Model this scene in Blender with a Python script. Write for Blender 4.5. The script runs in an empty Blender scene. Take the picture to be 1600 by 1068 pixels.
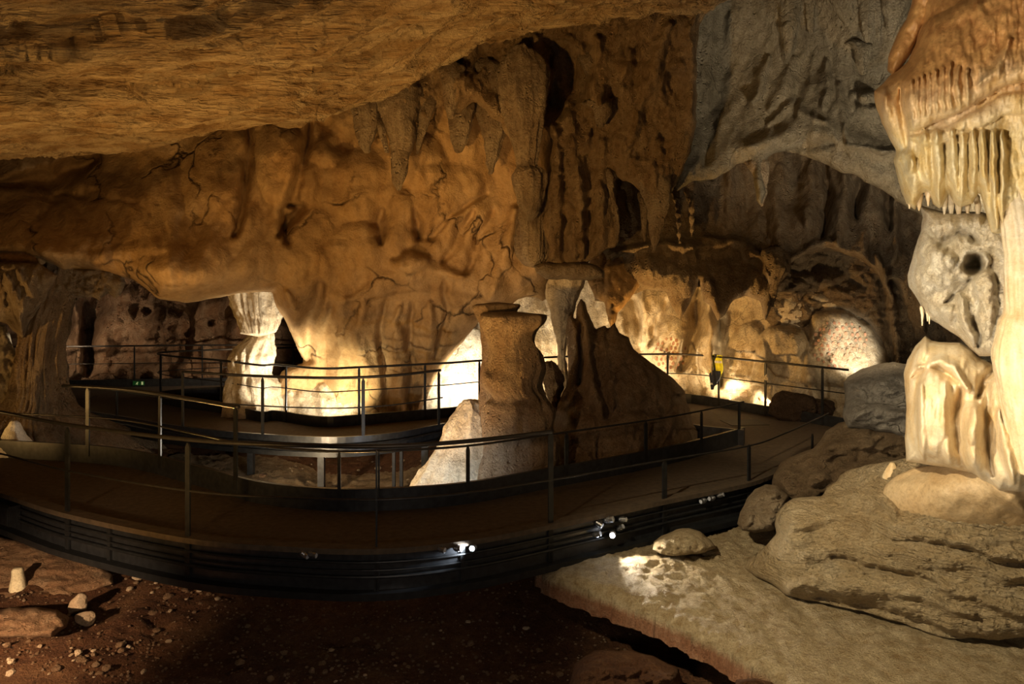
import bpy, bmesh, math, random
import numpy as np
from mathutils import Vector, Matrix
random.seed(7)
S = bpy.context.scene
COL = S.collection
F = 1067.0; HZ = 450.0; CX = 800.0; HC = 2.6     # focal length (px), horizon row, centre column, eye height over the deck

def at(u, v, Y):
    """point seen at (u,v) standing at distance Y"""
    return Vector(((u-CX)/F*Y, Y, HC-(v-HZ)/F*Y))
def gp(u, v, z=0.0):
    """point seen at (u,v) on the level z"""
    return at(u, v, (HC-z)*F/(v-HZ))

# ------------------------------------------------------------------ noise
_rs = np.random.RandomState(3)
_P = np.concatenate([_rs.permutation(256)]*3)
_G = _rs.normal(size=(256, 3)); _G /= np.linalg.norm(_G, axis=1)[:, None]
def perlin(x, y, z):
    x = np.asarray(x, float); y = np.asarray(y, float)+0*x; z = np.asarray(z, float)+0*x
    xi = np.floor(x).astype(int); yi = np.floor(y).astype(int); zi = np.floor(z).astype(int)
    xf, yf, zf = x-xi, y-yi, z-zi
    xi &= 255; yi &= 255; zi &= 255
    u, v, w = [t*t*t*(t*(t*6-15)+10) for t in (xf, yf, zf)]
    def g(a, b, c):
        h = _P[_P[_P[xi+a]+yi+b]+zi+c]; G = _G[h]
        return G[..., 0]*(xf-a)+G[..., 1]*(yf-b)+G[..., 2]*(zf-c)
    l = lambda a, b, t: a+(b-a)*t
    return 1.5*l(l(l(g(0,0,0), g(1,0,0), u), l(g(0,1,0), g(1,1,0), u), v),
             l(l(g(0,0,1), g(1,0,1), u), l(g(0,1,1), g(1,1,1), u), v), w)
def fbm(x, y, z, o=4, kind='f', gain=.5):
    s = 0; a = 1; f = 1; n = 0
    for k in range(o):
        p = perlin(x*f+17.3*k, y*f+5.1*k, z*f+9.7*k)
        if kind == 'r': p = 1-2*np.minimum(np.abs(p)*1.6, 1)      # sharp crests
        elif kind == 'b': p = 2*np.minimum(np.abs(p)*1.6, 1)-1    # round bulges, sharp creases
        s = s+a*p; n += a; a *= gain; f *= 2.03
    return s/n

def seg_dist(U, V, pts, closed=False):
    """distance to a polyline, nearest point and position along it (0..1)"""
    p = np.array(pts, float)
    if closed: p = np.vstack([p, p[:1]])
    best = np.full(U.shape, 1e18); nx = U.copy(); ny = V.copy(); tt = np.zeros(U.shape)
    n = len(p)-1
    for i in range(n):
        a, b = p[i], p[i+1]; d = b-a; L = d@d
        if L < 1e-12: continue
        t = np.clip(((U-a[0])*d[0]+(V-a[1])*d[1])/L, 0, 1)
        qx = a[0]+t*d[0]; qy = a[1]+t*d[1]
        D = (U-qx)**2+(V-qy)**2; m = D < best
        best = np.where(m, D, best); nx = np.where(m, qx, nx); ny = np.where(m, qy, ny); tt = np.where(m, (i+t)/n, tt)
    return np.sqrt(best), nx, ny, tt
def inside(U, V, pts):
    p = np.array(pts, float); r = np.zeros(U.shape, bool); n = len(p)
    for i in range(n):
        x1, y1 = p[i]; x2, y2 = p[(i+1) % n]
        if y1 == y2: continue
        c = ((y1 > V) != (y2 > V)) & (U < (x2-x1)*(V-y1)/(y2-y1)+x1)
        r ^= c
    return r
def catmull(pts, n=8, closed=False):
    P = [np.array(p, float) for p in pts]; out = []
    N = len(P); rng = range(N if closed else N-1)
    for i in rng:
        if closed: p0, p1, p2, p3 = P[(i-1) % N], P[i], P[(i+1) % N], P[(i+2) % N]
        else: p0, p1, p2, p3 = P[max(i-1, 0)], P[i], P[i+1], P[min(i+2, N-1)]
        for k in range(n):
            t = k/n
            out.append(.5*((2*p1)+(-p0+p2)*t+(2*p0-5*p1+4*p2-p3)*t*t+(-p0+3*p1-3*p2+p3)*t**3))
    if not closed: out.append(P[-1])
    return out
def rough_outline(pts, amp, seed=0, seglen=5):
    """densify and fray a closed outline"""
    p = [np.array(q, float) for q in pts]; out = []; n = len(p); s = 0
    for i in range(n):
        a, b = p[i], p[(i+1) % n]; L = np.linalg.norm(b-a); m = max(1, int(L/seglen))
        for k in range(m):
            q = a+(b-a)*k/m; s += L/m
            nv = np.array([-(b-a)[1], (b-a)[0]])/max(L, 1e-6)
            out.append(q+nv*amp*float(fbm(np.array([s/22.]), seed*3.3+.5, .5, 3)[0])*1.6)
    return out
def rbf(ctrl, U, V):
    """thin-plate surface through (u,v,value) points"""
    c = np.array(ctrl, float); sc = 300.
    x, y, f = c[:, 0]/sc, c[:, 1]/sc, c[:, 2]; n = len(c)
    ph = lambda r2: np.where(r2 > 1e-12, .5*r2*np.log(np.maximum(r2, 1e-12)), 0)
    A = np.zeros((n+3, n+3)); A[:n, :n] = ph((x[:, None]-x)**2+(y[:, None]-y)**2)+np.eye(n)*.01
    A[:n, n] = 1; A[:n, n+1] = x; A[:n, n+2] = y; A[n:, :n] = A[:n, n:].T
    w = np.linalg.lstsq(A, np.concatenate([f, [0, 0, 0]]), rcond=None)[0]
    r = w[n]+w[n+1]*U/sc+w[n+2]*V/sc
    for i in range(n): r = r+w[i]*ph((U/sc-x[i])**2+(V/sc-y[i])**2)
    return r
prof = lambda t: np.sqrt(np.maximum(0, 1-(1-np.clip(t, 0, 1))**2))

# ------------------------------------------------------------------ objects
def tag(o, label=None, cat=None, group=None, kind=None):
    if label: o['label'] = label
    if cat: o['category'] = cat
    if group: o['group'] = group
    if kind: o['kind'] = kind
    return o
def link_mesh(name, verts, faces, mat, parent=None, smooth=True, origin=None):
    verts = np.asarray(verts, float)
    if origin is None:
        mn = verts.min(0); mx = verts.max(0)
        origin = np.array([(mn[0]+mx[0])/2, (mn[1]+mx[1])/2, mn[2]])
    origin = np.array(origin, float)
    base = origin
    if parent is not None: base = np.array(parent.location)
    me = bpy.data.meshes.new(name)
    me.from_pydata((verts-base).tolist(), [], faces if isinstance(faces, list) else faces.tolist())
    me.validate()
    if smooth: me.polygons.foreach_set('use_smooth', [True]*len(me.polygons))
    me.materials.append(mat)
    me.update()
    o = bpy.data.objects.new(name, me); COL.objects.link(o)
    if parent is None: o.location = base
    else: o.parent = parent
    return o
def empty(name, loc, label, cat, group=None):
    o = bpy.data.objects.new(name, None); COL.objects.link(o); o.location = loc
    o.empty_display_size = .1
    return tag(o, label, cat, group)
class MB:
    """collects shapes into one mesh"""
    def __init__(s): s.v = []; s.f = []
    def add(s, v, f):
        n = len(s.v); s.v += [tuple(q) for q in v]; s.f += [tuple(i+n for i in q) for q in f]; return s
    def box(s, c, sx, sy, sz, rot=None):
        c = Vector(c); v = []
        for x in (-.5, .5):
            for y in (-.5, .5):
                for z in (-.5, .5):
                    p = Vector((x*sx, y*sy, z*sz)); p = rot @ p if rot else p
                    v.append(c+p)
        return s.add(v, [(0,1,3,2),(4,6,7,5),(0,4,5,1),(2,3,7,6),(0,2,6,4),(1,5,7,3)])
    def tube(s, pts, r, n=8, cap=True, rz=None):
        pts = [Vector(p) for p in pts]; v = []; f = []
        for i, p in enumerate(pts):
            d = (pts[min(i+1, len(pts)-1)]-pts[max(i-1, 0)]).normalized()
            up = Vector((0,0,1)) if abs(d.z) < .95 else Vector((1,0,0))
            a = d.cross(up).normalized(); b = a.cross(d).normalized()
            rr = r[i] if isinstance(r, (list, tuple)) else r
            for k in range(n):
                t = 2*math.pi*k/n; v.append(p+a*math.cos(t)*rr+b*math.sin(t)*(rz or rr))
        for i in range(len(pts)-1):
            for k in range(n):
                k2 = (k+1) % n; f.append((i*n+k, i*n+k2, (i+1)*n+k2, (i+1)*n+k))
        if cap: f.append(tuple(range(n))[::-1]); f.append(tuple((len(pts)-1)*n+k for k in range(n)))
        return s.add(v, f)
    def sweep(s, pts, prof_, cap=True):
        """closed section prof_ = [(out, up)...] swept along a level path; out = to the right of travel"""
        pts = [Vector(p) for p in pts]; v = []; f = []; n = len(prof_)
        for i, p in enumerate(pts):
            d1 = (pts[i]-pts[i-1]) if i else None; d2 = (pts[i+1]-pts[i]) if i < len(pts)-1 else None
            k = 1.
            if d1 is None: d = d2
            elif d2 is None: d = d1
            else:
                d = d1.normalized()+d2.normalized()
            d = Vector((d.x, d.y, 0)).normalized()
            if d1 is not None and d2 is not None:
                k = 1/max(.5, d.dot(Vector((d2.x, d2.y, 0)).normalized()))
            nrm = Vector((d.y, -d.x, 0))
            for (a, b) in prof_: v.append(p+nrm*a*k+Vector((0,0,b)))
        for i in range(len(pts)-1):
            for q in range(n):
                q2 = (q+1) % n; f.append((i*n+q, (i+1)*n+q, (i+1)*n+q2, i*n+q2))
        if cap: f.append(tuple(range(n))); f.append(tuple((len(pts)-1)*n+q for q in range(n))[::-1])
        return s.add(v, f)
    def build(s, name, mat, parent=None, smooth=False, origin=None):
        return link_mesh(name, s.v, s.f, mat, parent, smooth, origin)

# ------------------------------------------------------------------ rock surfaces
def sheet(name, outline, ctrl, T, w, step, mat, feats=(), noises=(), fray=2., seed=0, back=.6, warp=(0, 1), parent=None, smooth_outline=0):
    """a solid rock mass: outline, distance surface, rounded edges, ridges, bulges and folds"""
    ol = [tuple(map(float, p)) for p in outline]
    if smooth_outline: ol = catmull(ol, smooth_outline, True)
    ol = rough_outline(ol, fray, seed)
    pa = np.array(ol); u0, v0 = pa.min(0)-step; u1, v1 = pa.max(0)+step
    us = np.arange(u0, u1+step, step); vs = np.arange(v0, v1+step, step)
    U, V = np.meshgrid(us, vs); sh = U.shape
    ins = inside(U, V, ol)
    cell = ins[:-1, :-1] | ins[1:, :-1] | ins[:-1, 1:] | ins[1:, 1:]
    use = np.zeros(sh, bool)
    use[:-1, :-1] |= cell; use[1:, :-1] |= cell; use[:-1, 1:] |= cell; use[1:, 1:] |= cell
    idx = np.where(use.ravel())[0]
    Uu = U.ravel()[idx]; Vu = V.ravel()[idx]; I = ins.ravel()[idx]
    d, nx, ny, _ = seg_dist(Uu, Vu, ol, True)
    Uu = np.where(I, Uu, nx); Vu = np.where(I, Vu, ny); d = np.where(I, d, 0)
    # wandering of the folds
    Wu, Wv = Uu, Vu
    if warp[0]:
        Wu = Uu+warp[0]*fbm(Uu/warp[1], Vu/warp[1], seed+.3, 3)
        Wv = Vu+warp[0]*fbm(Uu/warp[1], Vu/warp[1], seed+7.3, 3)
    base = rbf(ctrl, Uu, Vu) if isinstance(ctrl, (list, tuple)) else np.full(Uu.shape, float(ctrl))
    h = np.zeros(Uu.shape)
    for ft in feats:
        k = ft[0]
        if k == 'r':                                   # ridge (+) or groove (-) along a line, tapering at its ends
            dd, _, _, t = seg_dist(Wu, Wv, ft[1])
            wd = ft[2]*(1-.6*np.abs(2*t-1)**2)
            h += ft[3]*np.exp(-(dd/wd)**2)
        elif k == 'b':                                 # round bulge
            _, cu, cv, ru, rv, a = ft[:6]; an = math.radians(ft[6]) if len(ft) > 6 else 0
            x = Wu-cu; y = Wv-cv; X = x*math.cos(an)+y*math.sin(an); Yq = -x*math.sin(an)+y*math.cos(an)
            r2 = (X/ru)**2+(Yq/rv)**2
            h += a*np.maximum(0, 1-r2)**.8
        elif k == 'g':                                 # soft swelling
            _, cu, cv, ru, rv, a = ft
            h += a*np.exp(-((Wu-cu)/ru)**2-((Wv-cv)/rv)**2)
        elif k == 'o':                                 # raised plate with its own rounded outline
            q = catmull(ft[1], 5, True)
            dd, _, _, _ = seg_dist(Wu, Wv, q, True); ii = inside(Wu, Wv, q)
            h += np.where(ii, ft[3]*prof(dd/ft[2]), 0)
    e = prof(d/(w*.8))
    for nz in noises:                                  # (size_u, size_v, amp, octaves, kind, angle)
        su, sv, a, o, kd = nz[:5]; an = math.radians(nz[5]) if len(nz) > 5 else 0
        X = Wu*math.cos(an)+Wv*math.sin(an); Yq = -Wu*math.sin(an)+Wv*math.cos(an)
        nn = a*fbm(X/su, Yq/sv, seed*1.7+.37, o, kd)
        if len(nz) > 6:                                # only inside a soft ellipse
            m = nz[6]; nn = nn*np.exp(-((Uu-m[0])/m[2])**2-((Vu-m[1])/m[3])**2)
        h += nn
    front = base-T*prof(d/w)-h*e
    bk = base+T*back*prof(d/(w*1.3))+.02
    bk = np.maximum(bk, front+.03*e+.002)
    def P(D): return np.stack([(Uu-CX)/F*D, D, HC-(Vu-HZ)/F*D], 1)
    n = len(idx); m = -np.ones(U.size, int); m[idx] = np.arange(n)
    isb = ~I
    bi = np.arange(n)+n; bi[isb] = np.arange(n)[isb]
    cy, cx = np.where(cell); W = sh[1]
    q = np.stack([m[cy*W+cx], m[cy*W+cx+1], m[(cy+1)*W+cx+1], m[(cy+1)*W+cx]], 1)
    # the back needs fewer vertices but sharing the rim keeps the mass closed
    fr = q[:, ::-1]; bf = bi[q]
    keep = ~(isb[q].all(1))
    faces = np.vstack([fr, bf[keep]])
    verts = np.vstack([P(front), P(bk)])
    used = np.unique(faces); mp = -np.ones(len(verts), int); mp[used] = np.arange(len(used))
    return link_mesh(name, verts[used], mp[faces], mat, parent)

def stal(name, pr, Y, mat, nseg=48, flute=(5, .06), nz=(.25, .03), step=4, squash=1., seed=0, parent=None, lean=0., cut=None, bands=None, root=0.):
    """a dripstone body: pr = [(v, uLeft, uRight)...] top to bottom, round in plan, fluted"""
    q = np.array(catmull(pr, 10)); vv = np.arange(q[0, 0], q[-1, 0]+.01, step)
    order = np.argsort(q[:, 0]); uL = np.interp(vv, q[order, 0], q[order, 1]); uR = np.interp(vv, q[order, 0], q[order, 2])
    s = Y/F; th = np.linspace(0, 2*math.pi, nseg, endpoint=False)
    R = np.maximum((uR-uL)/2*s, .004)[:, None]; C = (uL+uR)/2
    Zc = (HC-(vv-HZ)*s)[:, None]; Xc = ((C-CX)*s)[:, None]
    c, sn = np.cos(th)[None], np.sin(th)[None]
    fl = fbm(c*flute[0]*.5+seed*3.1, sn*flute[0]*.5+R*0, Zc*.45+c*0, 3, 'b')*flute[1]
    fl2 = fbm(c*1.2+seed*1.1, sn*1.2+R*0, Zc*1.4+c*0, 3)*flute[1]*1.2
    r = R*(1+fl*2+fl2)
    X = Xc+r*c; Yv = Y+r*sn*squash; Z = Zc+0*c
    n3 = fbm(X/nz[0]+seed, Yv/nz[0], Z/nz[0], 4)*nz[1]
    if bands: n3 = n3+bands[1]*np.sin(Z/bands[0]*6.28+4*perlin(X*1.5, Yv*1.5, Z*1.2+seed))*.5
    X = X+c*n3; Yv = Yv+sn*n3; Z = Z+.5*n3
    if root:                                            # the top grows out of the rock behind it
        tt = (np.arange(len(vv))/len(vv))[:, None]; kk = np.clip(1-tt/.45, 0, 1)
        Yv = Yv+root*kk**1.6
        sh_ = np.clip(tt/.12, .0, 1)**.5; sh_ = .25+.75*sh_
        X = Xc+(X-Xc)*sh_
    rows = len(vv)
    verts = np.stack([X, Yv, Z], 2).reshape(-1, 3); f = []
    i = np.arange(rows-1)[:, None]*nseg; k = np.arange(nseg)[None]; k2 = (k+1) % nseg
    f = np.stack([i+k, i+nseg+k, i+nseg+k2, i+k2], 2).reshape(-1, 4).tolist()
    verts = verts.tolist()
    for row, flip in ((0, 0), (rows-1, 1)):
        cpt = np.mean(np.array(verts[row*nseg:(row+1)*nseg]), 0); cpt[2] += (0.1 if not flip else -.25)*float(R[row, 0])
        verts.append(cpt.tolist()); ci = len(verts)-1
        for a in range(nseg):
            b = (a+1) % nseg
            f.append((row*nseg+a, row*nseg+b, ci) if not flip else (row*nseg+b, row*nseg+a, ci))
    return link_mesh(name, verts, f, mat, parent)

_ico = {}
def rock_verts(sub, seed, rough=.25, flat=1.):
    if sub not in _ico:
        bm = bmesh.new(); bmesh.ops.create_icosphere(bm, subdivisions=sub, radius=1)
        _ico[sub] = (np.array([v.co[:] for v in bm.verts]), [tuple(v.index for v in f.verts) for f in bm.faces]); bm.free()
    v, f = _ico[sub]; v = v.copy()
    rs = np.random.RandomState(seed)
    for k in range(9):                                  # broken faces
        n = rs.normal(size=3); n /= np.linalg.norm(n); c = .62+.3*rs.rand()
        d = v@n-c; v = v-np.maximum(d, 0)[:, None]*n*.85
    n = fbm(v[:, 0]*1.1+seed, v[:, 1]*1.1, v[:, 2]*1.1, 4)
    n2 = fbm(v[:, 0]*3+seed, v[:, 1]*3, v[:, 2]*3, 4)
    v = v*(1+rough*n+rough*.35*n2)[:, None]; v[:, 2] *= flat
    return v, f
def boulder(name, c, size, mat, seed, sub=5, rough=.25, rz=0., tilt=0., parent=None, strata=0):
    v, f = rock_verts(sub, seed, rough)
    v = v*np.array(size)
    if strata: v[:, :2] *= (1+strata*np.sin(v[:, 2:3]*28+6*fbm(v[:, 0:1]*2, v[:, 1:2]*2, v[:, 2:3]*2, 2)))
    M = np.array((Matrix.Rotation(rz, 3, 'Z') @ Matrix.Rotation(tilt, 3, 'Y')))
    v = v@M.T+np.array(c)
    return link_mesh(name, v, f, mat, parent)

# ------------------------------------------------------------------ materials
def new_mat(name):
    m = bpy.data.materials.new(name); m.use_nodes = True; nt = m.node_tree; nt.nodes.clear()
    o = nt.nodes.new('ShaderNodeOutputMaterial'); b = nt.nodes.new('ShaderNodeBsdfPrincipled')
    nt.links.new(b.outputs[0], o.inputs[0]); return m, nt, b
def rock_mat(name, dark, mid, light, rough=.75, bump=.6, streak=0., crack=.5, sc=1., pits=.3, fine=1., spark=0., spec=.3, ripple=0., stripe_dir=(1, 1, .15), blot=None, bdist=.38, upper=None, sbump=0.):
    m, nt, b = new_mat(name); N = nt.nodes.new; L = nt.links.new
    g = N('ShaderNodeNewGeometry')
    def noise(scale, detail, vec, rgh=.6, dist=0.):
        n = N('ShaderNodeTexNoise'); n.inputs['Scale'].default_value = scale; n.inputs['Detail'].default_value = detail
        n.inputs['Roughness'].default_value = rgh; n.inputs['Distortion'].default_value = dist; L(vec, n.inputs['Vector']); return n.outputs['Fac']
    def mapping(s):
        mp = N('ShaderNodeMapping'); mp.inputs['Scale'].default_value = s; L(g.outputs['Position'], mp.inputs['Vector']); return mp.outputs[0]
    def math_(op, a, c=None, v=None):
        q = N('ShaderNodeMath'); q.operation = op
        L(a, q.inputs[0]) if not isinstance(a, (int, float)) else setattr(q.inputs[0], 'default_value', a)
        if c is not None:
            if isinstance(c, (int, float)): q.inputs[1].default_value = c
            else: L(c, q.inputs[1])
        return q.outputs[0]
    def ramp(fac, stops):
        r = N('ShaderNodeValToRGB'); e = r.color_ramp.elements
        while len(e) < len(stops): e.new(.5)
        for i, (p, c) in enumerate(stops): e[i].position = p; e[i].color = (*c, 1) if len(c) == 3 else c
        L(fac, r.inputs[0]); return r.outputs[0]
    def mix(fac, a, c, mode='MIX'):
        x = N('ShaderNodeMix'); x.data_type = 'RGBA'; x.blend_type = mode
        if isinstance(fac, (int, float)): x.inputs[0].default_value = fac
        else: L(fac, x.inputs[0])
        for s_, i in ((a, 6), (c, 7)):
            if isinstance(s_, tuple): x.inputs[i].default_value = (*s_, 1)
            else: L(s_, x.inputs[i])
        return x.outputs[2]
    pos = g.outputs['Position']
    big = noise(.9*sc, 6, pos, .62, .4)
    med = noise(4.5*sc, 8, pos, .68, .3)
    col = ramp(big, [(.3, dark), (.5, mid), (.68, light)])
    col = mix(.45, col, ramp(med, [(.32, dark), (.52, mid), (.7, light)]))
    if streak:                                          # runs of mineral colour down the rock
        st = noise(2.6*sc, 7, mapping((1.6*stripe_dir[0], 1.6*stripe_dir[1], 1.6*stripe_dir[2])), .6, .3)
        col = mix(math_('MULTIPLY', ramp(st, [(.42, (0, 0, 0)), (.62, (1, 1, 1))]), streak), col, light)
        st2 = noise(3.4*sc, 6, mapping((2.1*stripe_dir[0], 2.1*stripe_dir[1], 2.1*stripe_dir[2])), .6, .2)
        col = mix(math_('MULTIPLY', ramp(st2, [(.55, (0, 0, 0)), (.7, (1, 1, 1))]), streak*.8), col, dark)
    if blot:
        bl = noise(blot[1], 5, pos, .6, .6)
        col = mix(ramp(bl, [(blot[2], (0, 0, 0)), (blot[2]+.12, (1, 1, 1))]), col, blot[0])
    if upper:                                           # the higher tiers carry more iron: another stone colour
        sx = N('ShaderNodeSeparateXYZ'); L(pos, sx.inputs[0])
        zz = math_('ADD', sx.outputs[2], math_('MULTIPLY', big, upper[2]))
        mr = N('ShaderNodeMapRange'); mr.inputs[1].default_value = upper[0]; mr.inputs[2].default_value = upper[1]; L(zz, mr.inputs[0])
        col = mix(mr.outputs[0], col, ramp(med, [(.3, upper[3]), (.65, upper[4])]))
    fn = noise(26*sc, 6, pos, .7)
    col = mix(.5*fine, col, ramp(fn, [(.36, (.34, .30, .27)), (.56, (1, 1, 1))]), 'MULTIPLY')
    hts = math_('MULTIPLY', med, .55)
    if sbump: hts = math_('ADD', hts, math_('MULTIPLY', st, sbump)); hts = math_('ADD', hts, math_('MULTIPLY', st2, sbump))
    hts = math_('ADD', hts, math_('MULTIPLY', fn, .34*fine))
    hts = math_('ADD', hts, math_('MULTIPLY', noise(90, 4, pos, .65), .06*fine))
    if crack:
        wv = N('ShaderNodeVectorMath'); wv.operation = 'MULTIPLY_ADD'
        nz_ = N('ShaderNodeTexNoise'); nz_.inputs['Scale'].default_value = 1.7; nz_.inputs['Detail'].default_value = 6; L(pos, nz_.inputs['Vector'])
        L(nz_.outputs['Color'], wv.inputs[0]); wv.inputs[1].default_value = (.8, .8, .8); L(pos, wv.inputs[2])
        vo = N('ShaderNodeTexVoronoi'); vo.feature = 'DISTANCE_TO_EDGE'; vo.inputs['Scale'].default_value = .8*sc; L(wv.outputs[0], vo.inputs['Vector'])
        gate = ramp(noise(.8, 3, pos), [(.47, (0, 0, 0)), (.6, (1, 1, 1))])
        cr = ramp(vo.outputs['Distance'], [(0, (1, 1, 1)), (.012, (.5, .5, .5)), (.03, (0, 0, 0))])
        crk = math_('MULTIPLY', math_('MULTIPLY', cr, gate), crack)
        col = mix(crk, col, tuple(c*.18 for c in dark))
        hts = math_('SUBTRACT', hts, math_('MULTIPLY', crk, .5))
    if pits:
        vp = N('ShaderNodeTexVoronoi'); vp.inputs['Scale'].default_value = 9*sc; L(pos, vp.inputs['Vector'])
        gate2 = ramp(noise(1.3, 3, pos), [(.5, (0, 0, 0)), (.62, (1, 1, 1))])
        pt = math_('MULTIPLY', math_('MULTIPLY', ramp(vp.outputs['Distance'], [(.08, (1, 1, 1)), (.3, (0, 0, 0))]), gate2), pits)
        hts = math_('SUBTRACT', hts, math_('MULTIPLY', pt, .8))
    if ripple:                                          # micro-terraces: thin level rims
        rp = N('ShaderNodeTexWave'); rp.bands_direction = 'Z'; rp.wave_profile = 'SAW'; rp.inputs['Scale'].default_value = 5.5; rp.inputs['Distortion'].default_value = 9
        rp.inputs['Detail'].default_value = 4; rp.inputs['Detail Scale'].default_value = 1.6; L(pos, rp.inputs['Vector'])
        hts = math_('ADD', hts, math_('MULTIPLY', rp.outputs['Fac'], ripple*.35))
    bp = N('ShaderNodeBump'); bp.inputs['Strength'].default_value = bump; bp.inputs['Distance'].default_value = bdist
    L(hts, bp.inputs['Height']); L(bp.outputs[0], b.inputs['Normal']); L(col, b.inputs['Base Color'])
    b.inputs['Roughness'].default_value = rough; b.inputs['Specular IOR Level'].default_value = spec
    if spark:                                           # calcite crystals that glint
        vs = N('ShaderNodeTexVoronoi'); vs.inputs['Scale'].default_value = 60; L(pos, vs.inputs['Vector'])
        sp = ramp(vs.outputs['Distance'], [(.1, (.08,)*3), (.16, (rough,)*3)]); L(sp, b.inputs['Roughness'])
    return m
def plain(name, col, rough=.5, metal=0., emit=None, es=0., bumpy=0.):
    m, nt, b = new_mat(name)
    n = nt.nodes.new('ShaderNodeTexNoise'); n.inputs['Scale'].default_value = 14; n.inputs['Detail'].default_value = 6
    g = nt.nodes.new('ShaderNodeNewGeometry'); nt.links.new(g.outputs['Position'], n.inputs['Vector'])
    r = nt.nodes.new('ShaderNodeValToRGB'); r.color_ramp.elements[0].color = (*[c*.7 for c in col], 1); r.color_ramp.elements[1].color = (*[min(1, c*1.25) for c in col], 1)
    r.color_ramp.elements[0].position = .3; r.color_ramp.elements[1].position = .7
    nt.links.new(n.outputs['Fac'], r.inputs[0]); nt.links.new(r.outputs[0], b.inputs['Base Color'])
    b.inputs['Roughness'].default_value = rough; b.inputs['Metallic'].default_value = metal
    if bumpy:
        bp = nt.nodes.new('ShaderNodeBump'); bp.inputs['Strength'].default_value = bumpy; bp.inputs['Distance'].default_value = .02
        nt.links.new(n.outputs['Fac'], bp.inputs['Height']); nt.links.new(bp.outputs[0], b.inputs['Normal'])
    if emit: b.inputs['Emission Color'].default_value = (*emit, 1); b.inputs['Emission Strength'].default_value = es
    return m

M = {}
M['ochre'] = rock_mat('ochre_limestone', (.22, .12, .045), (.43, .27, .115), (.56, .40, .21), bump=.5, streak=.35, crack=1., sc=.75, pits=.1, fine=.45)
M['strata'] = rock_mat('bedded_limestone', (.15, .08, .03), (.42, .27, .12), (.60, .46, .27), bump=.9, streak=1., crack=.4, sc=.8, pits=.1, stripe_dir=(.13, 1.3, 1.9), fine=.5, sbump=1.2)
M['drip'] = rock_mat('brown_dripstone', (.15, .09, .045), (.40, .29, .175), (.62, .51, .36), bump=1., streak=.5, crack=.2, sc=1.2, pits=.6)
M['cream'] = rock_mat('cream_flowstone', (.42, .30, .16), (.68, .56, .38), (.85, .78, .62), bump=.55, streak=.5, crack=.3, sc=1.1, pits=.2, rough=.6)
M['grey'] = rock_mat('grey_limestone', (.15, .125, .085), (.33, .29, .20), (.52, .47, .36), bump=.9, streak=.4, crack=.3, sc=1., pits=.4)
M['honey'] = rock_mat('honey_flowstone', (.62, .40, .12), (.80, .62, .28), (.90, .82, .58), bump=.4, streak=.6, crack=0, sc=1.6, pits=0, rough=.38, spark=1, spec=.5, fine=.5, bdist=.08, upper=(4.15, 4.75, .8, (.36, .15, .045), (.66, .36, .12)))
M['ivory'] = rock_mat('ivory_calcite', (.58, .36, .15), (.78, .62, .37), (.90, .83, .66), bump=.35, streak=.5, crack=0, sc=1.6, pits=0, rough=.35, spark=1, spec=.5, fine=.4, bdist=.08)
M['flow'] = rock_mat('rippled_flowstone', (.46, .33, .17), (.66, .52, .31), (.80, .70, .50), bump=.9, streak=.2, crack=0, sc=1.6, pits=0, rough=.5, ripple=.8, spark=1, bdist=.16, stripe_dir=(.8, .8, 5.5), sbump=.7)
M['terrace'] = rock_mat('terrace_flowstone', (.20, .08, .04), (.40, .20, .11), (.58, .38, .25), bump=1., streak=0, crack=0, sc=2.2, pits=0, rough=.55, bdist=.12, upper=(-.585, -.515, .05, (.36, .25, .12), (.68, .57, .37)))
M['red'] = rock_mat('red_cave_earth', (.07, .025, .01), (.17, .07, .028), (.34, .18, .08), bump=1., crack=.2, sc=1.6, pits=.5, rough=.9)
M['stone'] = rock_mat('loose_stone', (.16, .09, .05), (.36, .22, .12), (.55, .42, .28), bump=.8, crack=.1, sc=2.5, pits=.3, rough=.85)
M['greyrock'] = rock_mat('grey_boulder', (.20, .18, .15), (.40, .37, .32), (.60, .56, .48), bump=.8, crack=.6, sc=1.4, pits=.2)
M['dark_rock'] = rock_mat('dark_brown_rock', (.05, .03, .02), (.12, .075, .045), (.22, .15, .10), bump=1., crack=.3, sc=1.4, pits=.5)
M['metal'] = plain('charcoal_painted_steel', (.032, .034, .037), .42, .5)
M['fascia'] = plain('black_steel_fascia', (.045, .048, .054), .35, .5)
M['rail'] = plain('dark_handrail', (.035, .033, .032), .4, .4)
M['deck'] = plain('brown_deck_surface', (.085, .062, .04), .85, 0, bumpy=.3)
M['plate'] = plain('dark_hatch_plate', (.03, .022, .015), .7)
M['lamp'] = plain('lamp_housing_steel', (.35, .36, .38), .3, .9)
M['lens_off'] = plain('lamp_glass', (.6, .65, .75), .1, 0)
M['lens_on'] = plain('lit_lamp_glass', (.9, .95, 1), .2, 0, (.85, .92, 1), 60)
M['hivis'] = plain('hi_vis_yellow_fabric', (.62, .62, .03), .8)
M['navy'] = plain('navy_fabric', (.015, .02, .045), .9)
M['silver'] = plain('reflective_tape', (.55, .58, .6), .4)
M['green'] = plain('exit_sign_green', (.02, .2, .06), .5)
M['signwhite'] = plain('exit_sign_pictogram', (.8, .85, .7), .5, 0, (.6, .8, .3), .25)
M['ochre_paint'] = plain('red_ochre_pigment', (.40, .22, .14), .9)
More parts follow.
